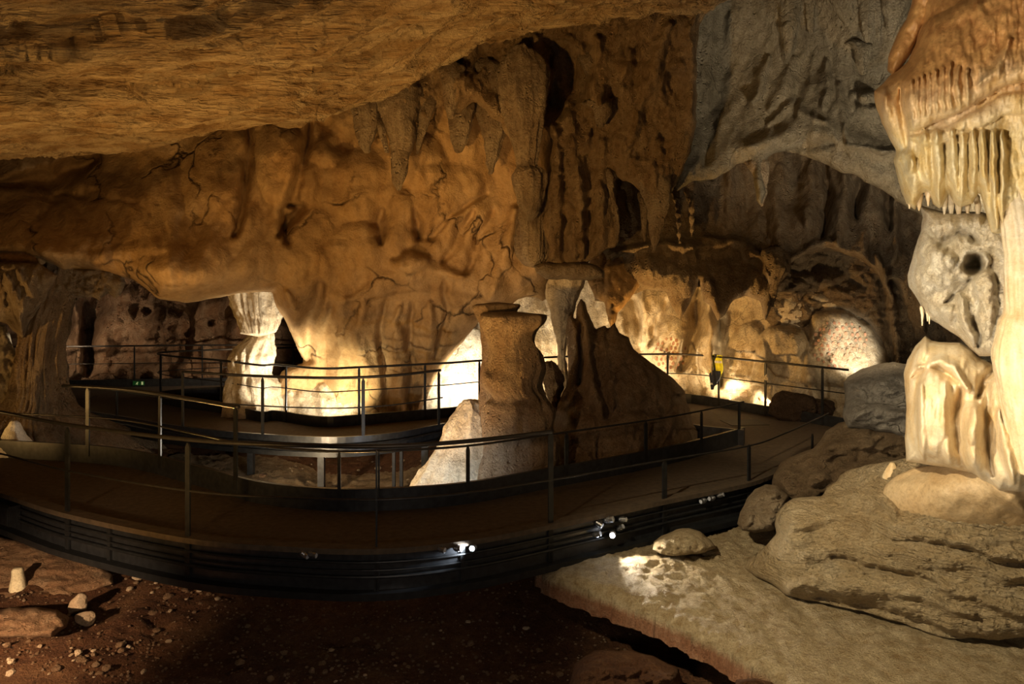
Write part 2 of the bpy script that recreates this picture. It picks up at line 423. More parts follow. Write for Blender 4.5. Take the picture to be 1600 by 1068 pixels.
#@@SPLIT
M['ochre_far'] = rock_mat('rusty_pitted_limestone', (.16, .075, .035), (.38, .22, .12), (.60, .46, .32), bump=.9, streak=.35, crack=.5, sc=1., pits=.8)
M['drip2'] = rock_mat('tan_stalagmite_stone', (.20, .12, .06), (.42, .29, .17), (.60, .47, .32), bump=1., streak=.35, crack=.2, sc=1.4, pits=.4)
M['white'] = rock_mat('white_calcite', (.6, .55, .48), (.8, .76, .68), (.9, .88, .82), bump=.3, crack=0, sc=2, pits=0, rough=.3, spec=.5)
M['honey_dirty'] = rock_mat('tan_wet_flowstone', (.42, .27, .12), (.60, .45, .26), (.72, .60, .40), bump=.35, crack=0, sc=1.2, pits=0, rough=.42, spark=1, spec=.5, fine=.7, bdist=.08)
M['ivory2'] = rock_mat('pale_stump_stone', (.5, .42, .26), (.7, .62, .42), (.85, .8, .6), bump=.3, crack=0, sc=2, pits=0)
M['brownrock'] = rock_mat('brown_layered_rock', (.14, .085, .04), (.36, .25, .14), (.56, .43, .28), bump=1., crack=.3, sc=1.6, pits=.4)
M['paleb'] = rock_mat('pale_brown_rock', (.22, .15, .08), (.44, .34, .22), (.58, .50, .38), bump=.8, crack=.3, sc=1.6, pits=.3)
M['redslab'] = rock_mat('reddish_slab_rock', (.22, .10, .05), (.40, .24, .13), (.55, .40, .26), bump=.8, crack=.2, sc=1.8, pits=.4)
M['stone2'] = rock_mat('tan_loose_stone', (.34, .22, .12), (.55, .42, .28), (.68, .56, .42), bump=.5, crack=0, sc=2.5, pits=.2)

M['mass'] = rock_mat('rough_orange_dripstone', (.19, .11, .05), (.46, .31, .16), (.66, .50, .31), bump=1., streak=.5, crack=.2, sc=1.2, pits=.6)
M['pit'] = rock_mat('tan_rubble_earth', (.16, .10, .05), (.40, .28, .16), (.58, .45, .30), bump=1., crack=0, sc=2.6, pits=.6, rough=.9)
M['crag'] = rock_mat('craggy_pale_stone', (.46, .32, .17), (.76, .66, .47), (.90, .86, .74), bump=.7, streak=.3, crack=0, sc=2.2, pits=.3, rough=.45, spec=.5, bdist=.12)
# ================================================================== walkways
def V2(p): return Vector((p[0], p[1], 0))
def smooth_path(pts, n=6): return [Vector(q) for q in catmull([tuple(p) for p in pts], n)]
O_PX = [(-260,722),(-130,740),(0,765),(115,800),(302,838),(450,851),(590,855),(720,843),(855,818),(1033,780),(1163,753),(1215,731),(1262,706),(1290,690)]
I_PX = [(-260,700),(-130,705),(0,714),(180,727),(302,757),(399,785),(500,797),(587,798),(722,788),(862,762),(1045,725),(1164,692)]
OUT = smooth_path([gp(u, v) for u, v in O_PX]); INN = smooth_path([gp(u, v) for u, v in I_PX])
def resample(P, n):
    d = [0]
    for a, b in zip(P, P[1:]): d.append(d[-1]+(b-a).length)
    x = np.linspace(0, d[-1], n); A = np.array([p[:] for p in P])
    return [Vector(q) for q in np.stack([np.interp(x, d, A[:, i]) for i in range(3)], 1)]
def at_u(P, u):
    """point of a path that stands in picture column u, with the direction of travel"""
    for a, b in zip(P, P[1:]):
        ua = CX+F*a.x/a.y; ub = CX+F*b.x/b.y
        if (ua-u)*(ub-u) <= 0 and ua != ub:
            t = (u-ua)/(ub-ua); return a.lerp(b, t), (b-a).normalized()
    return P[-1], (P[-1]-P[-2]).normalized()
def part_path(P, u0, u1):
    r = [p for p in P if u0 < CX+F*p.x/p.y < u1]
    return [at_u(P, u0)[0]]+r+([at_u(P, u1)[0]])
def lift(P, z, out=0.):
    r = []
    for i, p in enumerate(P):
        d = (P[min(i+1, len(P)-1)]-P[max(i-1, 0)]).normalized(); r.append(Vector((p.x+d.y*out, p.y-d.x*out, z)))
    return r

def ribbon(name, A, B, z0, z1, mat, parent):
    n = 90; A = resample(A, n); B = resample(B, n); v = []; f = []
    for a, b in zip(A, B): v += [(a.x, a.y, z1), (b.x, b.y, z1), (b.x, b.y, z0), (a.x, a.y, z0)]
    for i in range(n-1):
        for k in range(4):
            k2 = (k+1) % 4; f.append((i*4+k, i*4+k2, (i+1)*4+k2, (i+1)*4+k))
    f += [(0, 3, 2, 1), ((n-1)*4, (n-1)*4+1, (n-1)*4+2, (n-1)*4+3)]
    return link_mesh(name, v, f, mat, parent, False)
def slab(name, poly, z0, z1, mat, parent):
    bm = bmesh.new(); vs = [bm.verts.new((p[0], p[1], z1)) for p in poly]
    es = [bm.edges.new((vs[i], vs[(i+1) % len(vs)])) for i in range(len(vs))]
    bmesh.ops.triangle_fill(bm, use_beauty=True, edges=es)
    g = bmesh.ops.extrude_face_region(bm, geom=bm.faces[:])
    for e in g['geom']:
        if isinstance(e, bmesh.types.BMVert): e.co.z = z0
    bmesh.ops.recalc_face_normals(bm, faces=bm.faces)
    bm.verts.index_update()
    v = [p.co[:] for p in bm.verts]; f = [tuple(q.index for q in p.verts) for p in bm.faces]; bm.free()
    return link_mesh(name, v, f, mat, parent, False)

wk = empty('walkway', (OUT[40].x, OUT[40].y, -.45), 'curved dark steel footbridge sweeping across the foreground with brown deck and spotlit fascia', 'walkway')
ribbon('deck', OUT, INN, -.1, 0, M['deck'], wk)
MB().sweep(OUT, [(-.02,-.02),(.13,-.02),(.13,.035),(-.02,.035)]).build('edge_ledge', M['deck'], wk)
MB().sweep(OUT, [(.0,-.42),(.05,-.42),(.05,-.02),(.0,-.02)]).build('fascia', M['fascia'], wk)
MB().sweep(OUT, [(.0,-.47),(.15,-.47),(.15,-.40),(.0,-.40)]).build('bottom_beam', M['metal'], wk)
for z, r in ((-.12, .014), (-.20, .010), (-.265, .018)):
    MB().tube(lift(OUT, z, .075), r, 8).build('conduit', M['metal'], wk)
KT = .26
MB().sweep(lift(INN, 0), [(-.05,-.25),(-.0,-.25),(-.0,KT),(-.05,KT)]).build('kerb', M['fascia'], wk)
# posts that carry the bridge and plates between them
for u in (240, 430, 700, 940):
    p, d = at_u(INN, u)
    MB().box((p.x, p.y+.05, -.6), .09, .09, .7).build('support_leg', M['fascia'], wk)
for u, dv in ((180, 0), (302, 0), (590, 0), (720, 0), (855, 0), (1033, 0)):
    p, d = at_u(OUT, u); q = p+Vector((d.y, -d.x, 0))*.06
    MB().box((q.x, q.y, -.22), .05, .04, .4, Matrix.Rotation(math.atan2(d.y, d.x), 3, 'Z')).build('stiffener', M['metal'], wk)
for u, v in ((250, 745), (760, 775)):
    pass
# hatch plates set in the deck
# second walkway
F2_PX = [(60,630),(109,637),(185,648),(260,661),(330,670),(400,676),(470,680),(540,681),(620,674),(690,661),(760,652)]
F2 = [gp(u, v, .15) for u, v in F2_PX]+[Vector((.9, 13.6, .15)), Vector((2.4, 12.4, .15)), Vector((3.26, 11.62, .15))]
F2 = smooth_path([Vector((p.x, p.y, 0)) for p in F2])
ISL = [Vector(p) for p in [(-5.4,17.3,0),(-6.9,16.8,0),(-8.0,16.2,0),(-8.15,15.7,0),(-7.4,15.0,0),(-6.05,14.2,0),(-4.9,13.3,0)]]
B2_PX = [(431,657),(500,667),(560,664),(692,653),(760,645),(900,634),(1000,629),(1080,630),(1190,648),(1290,665),(1330,672)]
B2 = smooth_path(ISL+[gp(u, v) for u, v in B2_PX], 5)
FARL = smooth_path([gp(u, v) for u, v in [(-60,607),(90,606),(210,604),(330,602),(480,601)]])
w2 = empty('walkway', (-1, 12, -.2), 'farther curved steel footbridge looping past the lit pillar and lit rock wall', 'walkway')
poly = [(p.x, p.y) for p in F2]+[(3.9, 11.46), (5.3, 11.56)]+[(p.x, p.y) for p in reversed(B2)]+[(-4.6, 17.6)]+[(p.x, p.y) for p in reversed(FARL)]+[(-10.3, 15)]
slab('deck', poly, -.1, 0, M['deck'], w2)
MB().sweep(F2, [(-.0,-.1),(.05,-.1),(.05,.15),(-.0,.15)]).build('kerb', M['fascia'], w2)
MB().sweep(F2, [(-.1,-.17),(.12,-.17),(.12,-.09),(-.1,-.09)]).build('bottom_beam', M['metal'], w2)
MB().tube(lift(F2, .02, .09), .022, 8).build('conduit', M['metal'], w2)
MB().sweep(B2, [(-.05,-.1),(-.0,-.1),(-.0,.2),(-.05,.2)]).build('kerb', M['fascia'], w2)
MB().sweep(FARL, [(-.05,-.1),(-.0,-.1),(-.0,.2),(-.05,.2)]).build('kerb', M['fascia'], w2)
CK = [Vector((3.84, 11.30, 0)), Vector((3.26, 11.62, 0)), Vector((2.6, 12.3, 0))]
MB().sweep(CK, [(-.03,-.1),(.03,-.1),(.03,KT),(-.03,KT)]).build('kerb', M['fascia'], w2)
for u, w_ in ((493, .11), (610, .05), (622, .05), (660, .12), (380, .1)):
    p, d = at_u(F2, u)
    MB().box((p.x, p.y+.35, -.55), w_, .1, .8).build('support_leg', M['fascia'], w2)
def hatch(u, v, sx, sy, rz, lab):
    p = gp(u, v); o = MB().box((p.x, p.y, .004), sx, sy, .008, Matrix.Rotation(rz, 3, 'Z')).build('hatch_plate', M['plate'], None)
    tag(o, lab, 'hatch')
hatch(1163, 660, .75, .55, .1, 'dark rectangular hatch plate on the deck past the corner kerb')
hatch(112, 621, 1.0, .45, -.1, 'dark hatch plate on the deck beside the fluted left column')

def post(base, d, ztop, zbot, parent, w=.055, t=.02, tip=.05):
    a = math.atan2(d.y, d.x); R = Matrix.Rotation(a, 3, 'Z'); v = []; f = []
    rows = [(zbot, 1), (ztop-tip, 1), (ztop-tip*.35, .55), (ztop, .12)]
    for z, k in rows:
        for sx, sy in ((-1,-1),(1,-1),(1,1),(-1,1)):
            q = R @ Vector((sx*w/2*k, sy*t/2, 0)); v.append((base.x+q.x, base.y+q.y, z))
    for i in range(3):
        for k in range(4): f.append((i*4+k, i*4+(k+1) % 4, (i+1)*4+(k+1) % 4, (i+1)*4+k))
    f += [(3,2,1,0), (12,13,14,15)]
    return link_mesh('post', v, f, M['metal'], parent, False)
def railing(P, label, rails, posts, out=0.):
    """rails: (part name, u0, u1, z, radius); posts: (u, zTop, zBottom, width)"""
    c = P[len(P)//2]
    r = empty('railing', (c.x, c.y, 0), label, 'railing')
    for nm, u0, u1, z, rad in rails:
        Q = lift(part_path(P, u0, u1), z, out)
        MB().tube(Q, rad, 8).build(nm, M['rail'], r, True)
    for u, zt, zb, w in posts:
        p, d = at_u(P, u); q = p+Vector((d.y, -d.x, 0))*out
        post(q, d, zt, zb, r, w)
    return r
railing(OUT, 'tall dark railing along the outer edge of the foreground footbridge with pointed flat posts',
        [('handrail', -250, 858, 1.03, .022), ('mid_rail', -250, 1288, .5, .012)],
        [(-120, 1.0, -.4, .07), (2, 1.0, -.4, .06), (115, 1.0, -.4, .07), (302, 1.0, -.4, .06), (590, 1.0, -.46, .018), (855, 1.03, -.4, .06),
         (1032, .5, -.4, .07), (1163, .52, -.3, .06), (1262, .3, 0, .06)], out=.07)
railing(INN, 'low dark railing on the inner kerb of the foreground footbridge, higher at left',
        [('handrail', 98, 373, 1.13, .026), ('mid_rail', -250, 373, .68, .012), ('low_rail', 373, 1162, .70, .014)],
        [(137, 1.12, .1, .06), (250, 1.12, .1, .06), (368, 1.12, .1, .065), (530, .7, .1, .035), (592, .7, .1, .02), (731, .7, .1, .045), (885, .69, .1, .055), (1009, .69, .1, .055), (1096, .69, .1, .05), (1155, .7, .0, .055)])
railing(F2, 'dark railing on the near side of the farther footbridge above the rocky pit',
        [('handrail', 288, 687, 1.12, .024), ('mid_rail', 62, 690, .62, .012)],
        [(110, .63, 0, .06), (185, .63, 0, .055), (288, 1.12, 0, .055), (412, 1.1, -.1, .05), (567, 1.1, -.1, .055), (684, 1.1, -.1, .05)], out=.03)
r4 = railing(B2, 'long dark railing curling round the lit pillar and running on behind the stalagmites',
        [], [])
Q = B2
MB().tube(lift(Q[:-1], 1.1), .022, 8).build('handrail', M['rail'], r4, True)
MB().tube(lift(Q[:-1], .66), .011, 8).build('mid_rail', M['rail'], r4, True)
def post_near(P, tgt, zt, zb, w, par):
    i = min(range(len(P)-1), key=lambda k: (P[k]-tgt).length); post(P[i], (P[i+1]-P[i]).normalized(), zt, zb, par, w)
for pos in ((-7.95, 15.5, 0), (-6.05, 14.2, 0)): post_near(Q, Vector(pos), 1.1, 0, .09 if pos[0] < -7 else .055, r4)
Qr = Q[35:]
for u in (447, 561, 664, 749, 985, 1043, 1123, 1196, 1285):
    p, d = at_u(Qr, u); post(p, d, 1.1, .0, r4, .045)
railing(FARL, 'thin dark railing along the far left edge before the pitted cave wall',
        [('handrail', -55, 478, 1.08, .022), ('mid_rail', -55, 478, .62, .010)],
        [(95, 1.08, 0, .04), (210, 1.08, 0, .035), (316, 1.08, 0, .035), (458, 1.08, 0, .05)])
# exit sign fixed to the far kerb
p, d = at_u(FARL, 218); sg = empty('exit_sign', (p.x, p.y-.04, .04), 'small green emergency exit sign with running figure on the far kerb', 'sign')
MB().box((p.x, p.y-.045, .1), .30, .012, .11).build('panel', M['green'], sg)
bx, by, bz = p.x, p.y-.055, .1
MB().box((bx+.10, by, bz), .045, .006, .08).build('door_symbol', M['signwhite'], sg)
s = MB()
s.tube([(bx-.03, by, bz+.022), (bx-.01, by, bz+.022)], .010, 8)           # head
s.tube([(bx-.03, by, bz+.01), (bx-.045, by, bz-.012)], .008, 6)
s.tube([(bx-.045, by, bz-.012), (bx-.02, by, bz-.024), (bx-.03, by, bz-.045)], .006, 6)
s.tube([(bx-.045, by, bz-.012), (bx-.07, by, bz-.03)], .006, 6)
s.tube([(bx-.055, by, bz+.008), (bx-.015, by, bz+.004)], .005, 6)
s.build('running_figure', M['signwhite'], sg)

# spotlights and junction box on the fascia
def spot_fixture(u, v, aim, lit, lab, size=.035, group=None):
    p, d = at_u(OUT, u); n = Vector((d.y, -d.x, 0)); q = p+n*.13
    z = HC-(v-HZ)*q.y/F; c = Vector((q.x, q.y, z)); a = Vector(aim).normalized()
    e = empty('spotlight', c, lab, 'spotlight', group)
    b = MB(); b.tube([c-a*size*1.6, c-a*size*1.1, c+a*size*1.2], [size*.5, size*.8, size*.85], 16)
    for k in (-.7, -.3, .1): b.tube([c+a*size*k, c+a*size*(k+.14)], size*.98, 16)
    b.build('housing', M['lamp'], e)
    MB().tube([c+a*size*1.2, c+a*size*1.26], size*.72, 16).build('lens', M['lens_on'] if lit else M['lens_off'], e)
    MB().tube([c-a*size*.3, c-n*.05+Vector((0, 0, -.01)), c-n*.09], .008, 6).build('bracket', M['metal'], e)
    return c
spot_fixture(485, 866, (.8,-.4,-.3), 0, 'small steel spotlight on the fascia, left one of a lone pair')
spot_fixture(497, 866, (.9,-.2,-.1), 0, 'small steel spotlight on the fascia, right one of a lone pair')
spot_fixture(685, 858, (.8,-.4,-.1), 0, 'silver spotlight at the left end of three in a row right of the bright seam')
spot_fixture(710, 856, (.8,-.5,.1), 0, 'silver spotlight in the middle of the row of three on the fascia')
c_l1 = spot_fixture(733, 855, (-.25,-.9,.12), 1, 'glowing white spotlight ending the row of three on the fascia')
spot_fixture(925, 818, (.7,-.5,-.3), 0, 'small spotlight leftmost of the upper cluster on the fascia')
spot_fixture(940, 811, (.8,-.4,.2), 0, 'larger spotlight with bright rim in the middle of the upper cluster', .045)
spot_fixture(962, 811, (.8,-.4,.1), 0, 'small spotlight rightmost of the upper cluster on the fascia')
spot_fixture(958, 824, (.6,-.4,.5), 0, 'small spotlight tilted up just right of the glowing lamp')
spot_fixture(922, 834, (.7,-.4,.3), 0, 'dim spotlight just left of the brightest glowing lamp')
c_l2 = spot_fixture(946, 835, (-.2,-.9,.15), 1, 'brightest glowing spotlight below the cluster on the fascia', .04)
spot_fixture(1087, 782, (-.7,-.4,-.1), 0, 'small spotlight leftmost of three near the rocks at right')
spot_fixture(1100, 778, (-.7,-.4,0), 0, 'small spotlight in the middle of three near the rocks at right')
spot_fixture(1114, 773, (.7,-.4,.3), 0, 'small spotlight rightmost of three near the rocks at right')
p, d = at_u(OUT, 32); n = Vector((d.y, -d.x, 0)); q = p+n*.13; a = math.atan2(d.y, d.x)
jb = empty('junction_box', (q.x, q.y, -.3), 'dark rectangular junction box on the fascia at far left', 'electrical box')
MB().box((q.x, q.y, -.19), .30, .13, .24, Matrix.Rotation(a, 3, 'Z')).build('case', M['metal'], jb)
MB().box((q.x+n.x*.07, q.y+n.y*.07, -.19), .27, .012, .21, Matrix.Rotation(a, 3, 'Z')).build('cover', M['fascia'], jb)

# ------------------------------------------------------------------ hi-vis vest on the far railing
def vest():
    p, d = at_u(Qr, 1117); c = Vector((p.x, p.y, 1.1)); e = empty('safety_vest', (p.x, p.y, .35), 'yellow and navy hi-vis vest draped over the far railing', 'safety vest')
    t = math.atan2(d.y, d.x); R = Matrix.Rotation(t, 3, 'Z')
    def cloth(pts, rng, off, mat, nm, th=.02):
        """pts: rows (z, left, right)"""
        v = []; f = []; rows = catmull(pts, 5); nx = 18
        for side in (0, 1):
            for z, l, r in rows:
                for k in range(nx+1):
                    s_ = k/nx; x = l+(r-l)*s_
                    y = -.035-off-.03*math.sin(x*38+z*5)-.02*math.sin(x*70+z*11)+(th if side else 0)
                    if z > 1.09: y = y*.4
                    q = R @ Vector((x, y, 0)); v.append((c.x+q.x, c.y+q.y, z))
        n1 = len(rows)*(nx+1)
        for i in range(len(rows)-1):
            for k in range(nx):
                a_ = i*(nx+1)+k; f.append((a_, a_+nx+1, a_+nx+2, a_+1)); f.append((n1+a_, n1+a_+1, n1+a_+nx+2, n1+a_+nx+1))
        for i in range(len(rows)-1):
            a_ = i*(nx+1); f.append((a_, n1+a_, n1+a_+nx+1, a_+nx+1)); b_ = a_+nx; f.append((b_, b_+nx+1, n1+b_+nx+1, n1+b_))
        for k in range(nx): f.append((k, k+1, n1+k+1, n1+k)); b_ = (len(rows)-1)*(nx+1)+k; f.append((b_, n1+b_, n1+b_+1, b_+1))
        return link_mesh(nm, v, f, mat, e)
    cloth([(1.14,-.17,.20),(1.05,-.18,.2),(.95,-.15,.20),(.8,-.13,.19),(.66,-.12,.16)], 0, 0, M['hivis'], 'body')
    cloth([(.80,-.02,.17),(.68,-.11,.17),(.56,-.11,.12),(.46,-.07,.03),(.38,-.03,.0)], 0, .025, M['navy'], 'navy_hem')
    cloth([(1.02,.02,.2),(.97,.02,.2)], 0, .012, M['silver'], 'reflective_band', .03)
    cloth([(.86,-.14,.0),(.81,-.13,.0)], 0, .012, M['silver'], 'reflective_band', .03)
    cloth([(.53,-.11,-.02),(.49,-.09,-.0)], 0, .03, M['silver'], 'reflective_band', .03)
    cloth([(1.16,.0,.06),(1.08,.0,.06),(.94,-.0,.04),(.8,.0,.02)], 0, .02, M['navy'], 'front_opening', .02)
vest()
# ================================================================== ground
def grid_mesh(name, xs, ys, zf, mat, thick=None):
    X, Y = np.meshgrid(xs, ys); Z = zf(X, Y); W = len(xs)
    v = np.stack([X, Y, Z], 2).reshape(-1, 3)
    i = (np.arange(len(ys)-1)[:, None]*W+np.arange(W-1)[None]).ravel()
    f = np.stack([i, i+1, i+W+1, i+W], 1)
    return link_mesh(name, v, f, mat)
GC = [(-5,3,-1.0),(0,3,-1.25),(3,3,-1.3),(-4,5,-.95),(0,5,-1.15),(0,6.5,-1.15),(1.2,6.8,-1.2),(-2,7.5,-1.15),(-3.2,7.,-.95),(-4.3,7.0,-.8),(-5.4,7.6,-.70),(-6.5,8.3,-.62),(-8,8,-.6),
      (-3.2,5.8,-1.0),(-1,9.5,-.95),(-3,9.8,-.85),(0,9.5,-.8),(1.5,10,-.6),(3,10.8,-.4),(-4.4,9.9,-.55),(-5.6,10.8,-.28),(-8,11.5,-.1),(-2,11.5,-1.0),(-3,13,-1.),(0,12,-.8),(-5,12.5,-.7),
      (-10,20,-.1),(-6,19,-.12),(-12,14,-.1),(0,16,-.15),(0,14,-.3),(4,17,.05),(6,15,.1),(8,13,.2),(4,14,-.2),(4.6,9,-.35),(6,9,-.1),(7,7,.2),(3,8.6,-.75),(2,8.8,-.9)]
def ground_z(X, Y):
    c = np.array(GC); num = 0; den = 0
    for x, y, z in c:
        w = 1/((X-x)**2+(Y-y)**2+.12)**1.7; num = num+w*z; den = den+w
    Z = num/den
    Z = Z+.10*fbm(X/1.1, Y/1.1, .5, 5)+.035*fbm(X/.22, Y/.22, 1.5, 4, 'b')
    return np.where(Y > 8.4, np.minimum(Z, -.12+.9*(Y > 13.6)*0+np.where(Y > 15, .3, 0)), Z)
tag(grid_mesh('floor', np.arange(-15, 11, .045), np.arange(2.2, 22, .05), ground_z, M['red']), kind='structure')

tag(grid_mesh('floor', np.arange(-6.4, 2.9, .04), np.arange(8.3, 13.2, .04), lambda X, Y: ground_z(X, Y)+.03+.03*fbm(X/.1, Y/.1, 3.5, 3, 'b'), M['pit']), kind='structure')
# flat flowstone terrace with a crumbling rim, right foreground
EDGE = catmull([(.30,7.62),(.42,7.35),(.80,7.0),(1.24,6.62),(1.6,6.2),(1.9,5.8),(2.15,5.35),(2.3,4.9),(2.35,4.2),(2.4,3.3)], 8)
ring = [tuple(p) for p in EDGE]+[(6.5,3.3),(6.8,9.2),(3.6,9.2),(2.9,8.75),(2.2,8.3),(1.3,8.0),(.6,7.8)]
def terrace(step=.026):
    xs = np.arange(.1, 6.9, step); ys = np.arange(3.2, 9.3, step); X, Y = np.meshgrid(xs, ys)
    E_ = np.array([tuple(p) for p in EDGE]); E_ = np.array(catmull(E_, 6)); s_ = np.arange(len(E_))
    E_[:, 0] += .05*fbm(s_/9., .3, .7, 4, 'b')+.03*fbm(s_/3., .9, .7, 2, 'b')
    rg = [tuple(p) for p in E_]+ring[len(EDGE):]
    d, nx, ny, _ = seg_dist(X, Y, [tuple(p) for p in E_]); ins = inside(X, Y, rg)
    top = -.46+.05*fbm(X*.8, Y*.8, .2, 3)+.012*fbm(X*9, Y*5, .8, 4, 'r')+.02*fbm(X*3, Y*3, 2.8, 3, 'b')
    top = top+np.exp(-((X-1.9)/.9)**2-((Y-7.55)/.5)**2)*(.07+.04*fbm(X*7, Y*7, .4, 3, 'r'))
    top = top-.07*np.exp(-(d/.07)**2)
    near = ~ins & (d < step*1.5)
    X = np.where(near, nx, X); Y = np.where(near, ny, Y)
    Z = np.where(near, -.72+.05*fbm(X*6, Y*6, .2, 3), top)
    m = ins | near; t = 1.
    W = len(xs); v = np.stack([X, Y, Z], 2).reshape(-1, 3)
    cell = m[:-1, :-1] & m[1:, :-1] & m[:-1, 1:] & m[1:, 1:]
    cy, cx = np.where(cell); i = cy*W+cx
    f = np.stack([i, i+1, i+W+1, i+W], 1); used = np.unique(f); mp = -np.ones(len(v), int); mp[used] = np.arange(len(used))
    return link_mesh('flowstone_terrace', v[used], mp[f], M['terrace'])
tag(terrace(), 'flat pale flowstone terrace with a fluted crumbling rim above the red pit', 'flowstone')

# ================================================================== big rock masses
# ceiling
def lipz(X): return np.interp(X, [-14,-8.6,-5.5,-3.2,-1.6,0,1.6,3.3,4.2,9], [4.55,4.93,5.15,5.62,6.35,7.0,7.35,7.5,8.2,9.])
def ceiling():
    xs = np.arange(-14, 5.2, .05); ys = np.arange(3.0, 14.4, .035); X, Y = np.meshgrid(xs, ys)
    lip = 11.6+.35*fbm(X*.35, X*0+.2, .3, 3)+.12*fbm(X*1.7, X*0, .9, 3)
    Z = lipz(X)-.10*(11.5-Y)*0+.02*(11.5-Y)
    along = (X*.94+Z*.30); across = (-X*.32+Z*.9+Y*.55)
    wv = .35*fbm(X*.5, Y*.5, 2.2, 3)
    st = fbm(along*.22, (across+wv)*1.5, .4, 5, 'b')*.30+fbm(along*.35, (across+wv)*4.2, 1.4, 4, 'b')*.13
    ph_ = (across+wv*1.4)*1.35+.5*fbm(along*.25, across*.6, 5.5, 3); st = st+.26*(ph_-np.floor(ph_))**3*(.4+fbm(along*.4, across, 3.1, 2)+.3)
    p2_ = (across+wv*.8)*3.7+1.1*fbm(along*.35, across*.9, 8.5, 3); g2 = np.clip(.5+1.4*fbm(along*.3, across*.8, 12.1, 2), 0, 1); st = st+.20*g2*(p2_-np.floor(p2_))**2.5
    p3_ = (across+wv*.8)*9.3+1.6*fbm(along*.5, across*1.2, 2.5, 3); g3 = np.clip(.4+1.6*fbm(along*.5, across*1.1, 21.1, 2), 0, 1); st = st+.085*g3*(p3_-np.floor(p3_))**2
    Z = Z+st+.30*fbm(X*.3, Y*.3, .7, 3)*np.clip((11.4-Y)/3, 0, 1)+.03*fbm(X*3, Y*3, .2, 4)
    ov = np.clip((Y-lip)/.45, 0, 3); Z = Z-.10*np.exp(-((Y-lip)/.5)**2)+.55*ov**1.6
    return grid_mesh('ceiling', xs, ys, lambda a, b: Z, M['strata'])
tag(ceiling(), kind='structure')

# the great hanging curtain of ochre rock and the lit wall under it
mB = [(-420,40),(0,60),(300,60),(620,20),(860,20),(868,300),(866,440),(858,462),(848,470),(838,465),(824,463),(808,467),(794,478),(768,484),(748,500),(728,528),(700,560),(682,590),(668,616),(655,650),(640,700),(420,720),(404,640),(440,580),(476,566),
      (466,545),(455,520),(446,500),(432,478),(426,455),(400,456),(370,458),(345,465),(320,468),(300,472),(275,471),(250,466),(232,455),(218,444),(205,438),(185,432),(160,428),(128,424),(100,432),(78,425),(55,428),(20,431),(-60,436),(-420,430)]
wb = sheet('wall_left', mB,
    [(-420,200,13.2),(-420,420,11.6),(0,250,14.0),(0,430,12.4),(120,300,13.9),(120,425,12.7),(250,250,13.8),(280,465,12.6),(400,200,13.6),(400,455,13.2),(600,150,13.9),(600,330,13.8),(600,430,13.9),(800,60,14),(800,300,14.3),
     (830,420,14.3),(470,500,13.9),(500,560,14.6),(600,560,14.7),(600,650,14.9),(450,640,15),(700,500,14.6),(690,600,15.2)],
    .65, 42, 3.0, M['ochre'],
    feats=[('b',440,262,44,80,.42),('b',345,300,62,110,.30),('b',250,340,60,90,.22),('b',160,330,75,60,.30),('b',60,370,85,60,.35),('g',280,420,150,45,.55),('g',100,400,80,30,.3),
           ('r',[(392,190),(388,260),(375,330),(368,370)],9,-.35),('r',[(486,190),(476,250),(462,300),(445,330),(452,380)],10,-.42),('r',[(452,318),(470,324),(455,345),(440,372)],9,-.4),
           ('r',[(500,190),(520,220),(545,236)],14,-.25),('b',512,235,22,26,.2),
           ('r',[(160,300),(85,300),(60,340)],10,-.12),('r',[(80,302),(160,308),(215,316)],4,-.10),
           ('b',560,290,55,55,.25),('b',650,250,50,45,.35),('b',690,310,70,55,.30,-30),('b',720,360,80,30,.14,-40),
           ('r',[(600,325),(593,350),(600,385)],7,-.30),('r',[(652,328),(655,352),(652,372)],7,-.35),('r',[(650,374),(670,372),(720,330),(760,300)],5,-.16),('b',627,350,24,60,.22),
           ('b',640,411,33,15,.42,-8),('b',560,395,50,50,.2),('r',[(545,470),(600,440),(660,420),(720,435)],14,.22),
           ('r',[(805,330),(795,380),(775,430),(762,468)],16,.30),('r',[(770,330),(745,380),(725,430)],8,-.18),('r',[(742,330),(715,380),(690,410)],8,-.2),
           ('r',[(500,450),(480,500),(484,560)],16,-.35),('r',[(448,460),(462,500),(470,560)],12,.30),('g',500,470,40,20,.15),
           ('r',[(570,470),(560,520),(572,600)],12,.22),('r',[(600,470),(596,540),(604,640)],7,-.22),('r',[(625,480),(618,560),(628,640)],9,.18),('r',[(645,470),(640,540),(640,640)],6,-.25),
           ('r',[(670,470),(672,540),(655,640)],9,.22),('r',[(690,440),(700,480),(678,560)],6,-.22),('r',[(520,480),(508,560),(515,650)],14,-.25),('b',535,560,28,110,.2),
           ('r',[(0,395),(50,398),(100,428)],7,-.2),('r',[(150,428),(200,410),(260,400)],12,-.15),('r',[(0,290),(80,280),(150,250)],16,-.45)],
    noises=[(150,190,.30,4,'f'),(70,120,.12,3,'b'),(26,70,.04,4,'f'),(14,14,.014,3,'f'),(13,60,.07,4,'b',0,(620,570,120,110))], fray=2.5, seed=2, warp=(14,60))
tag(wb, kind='structure')

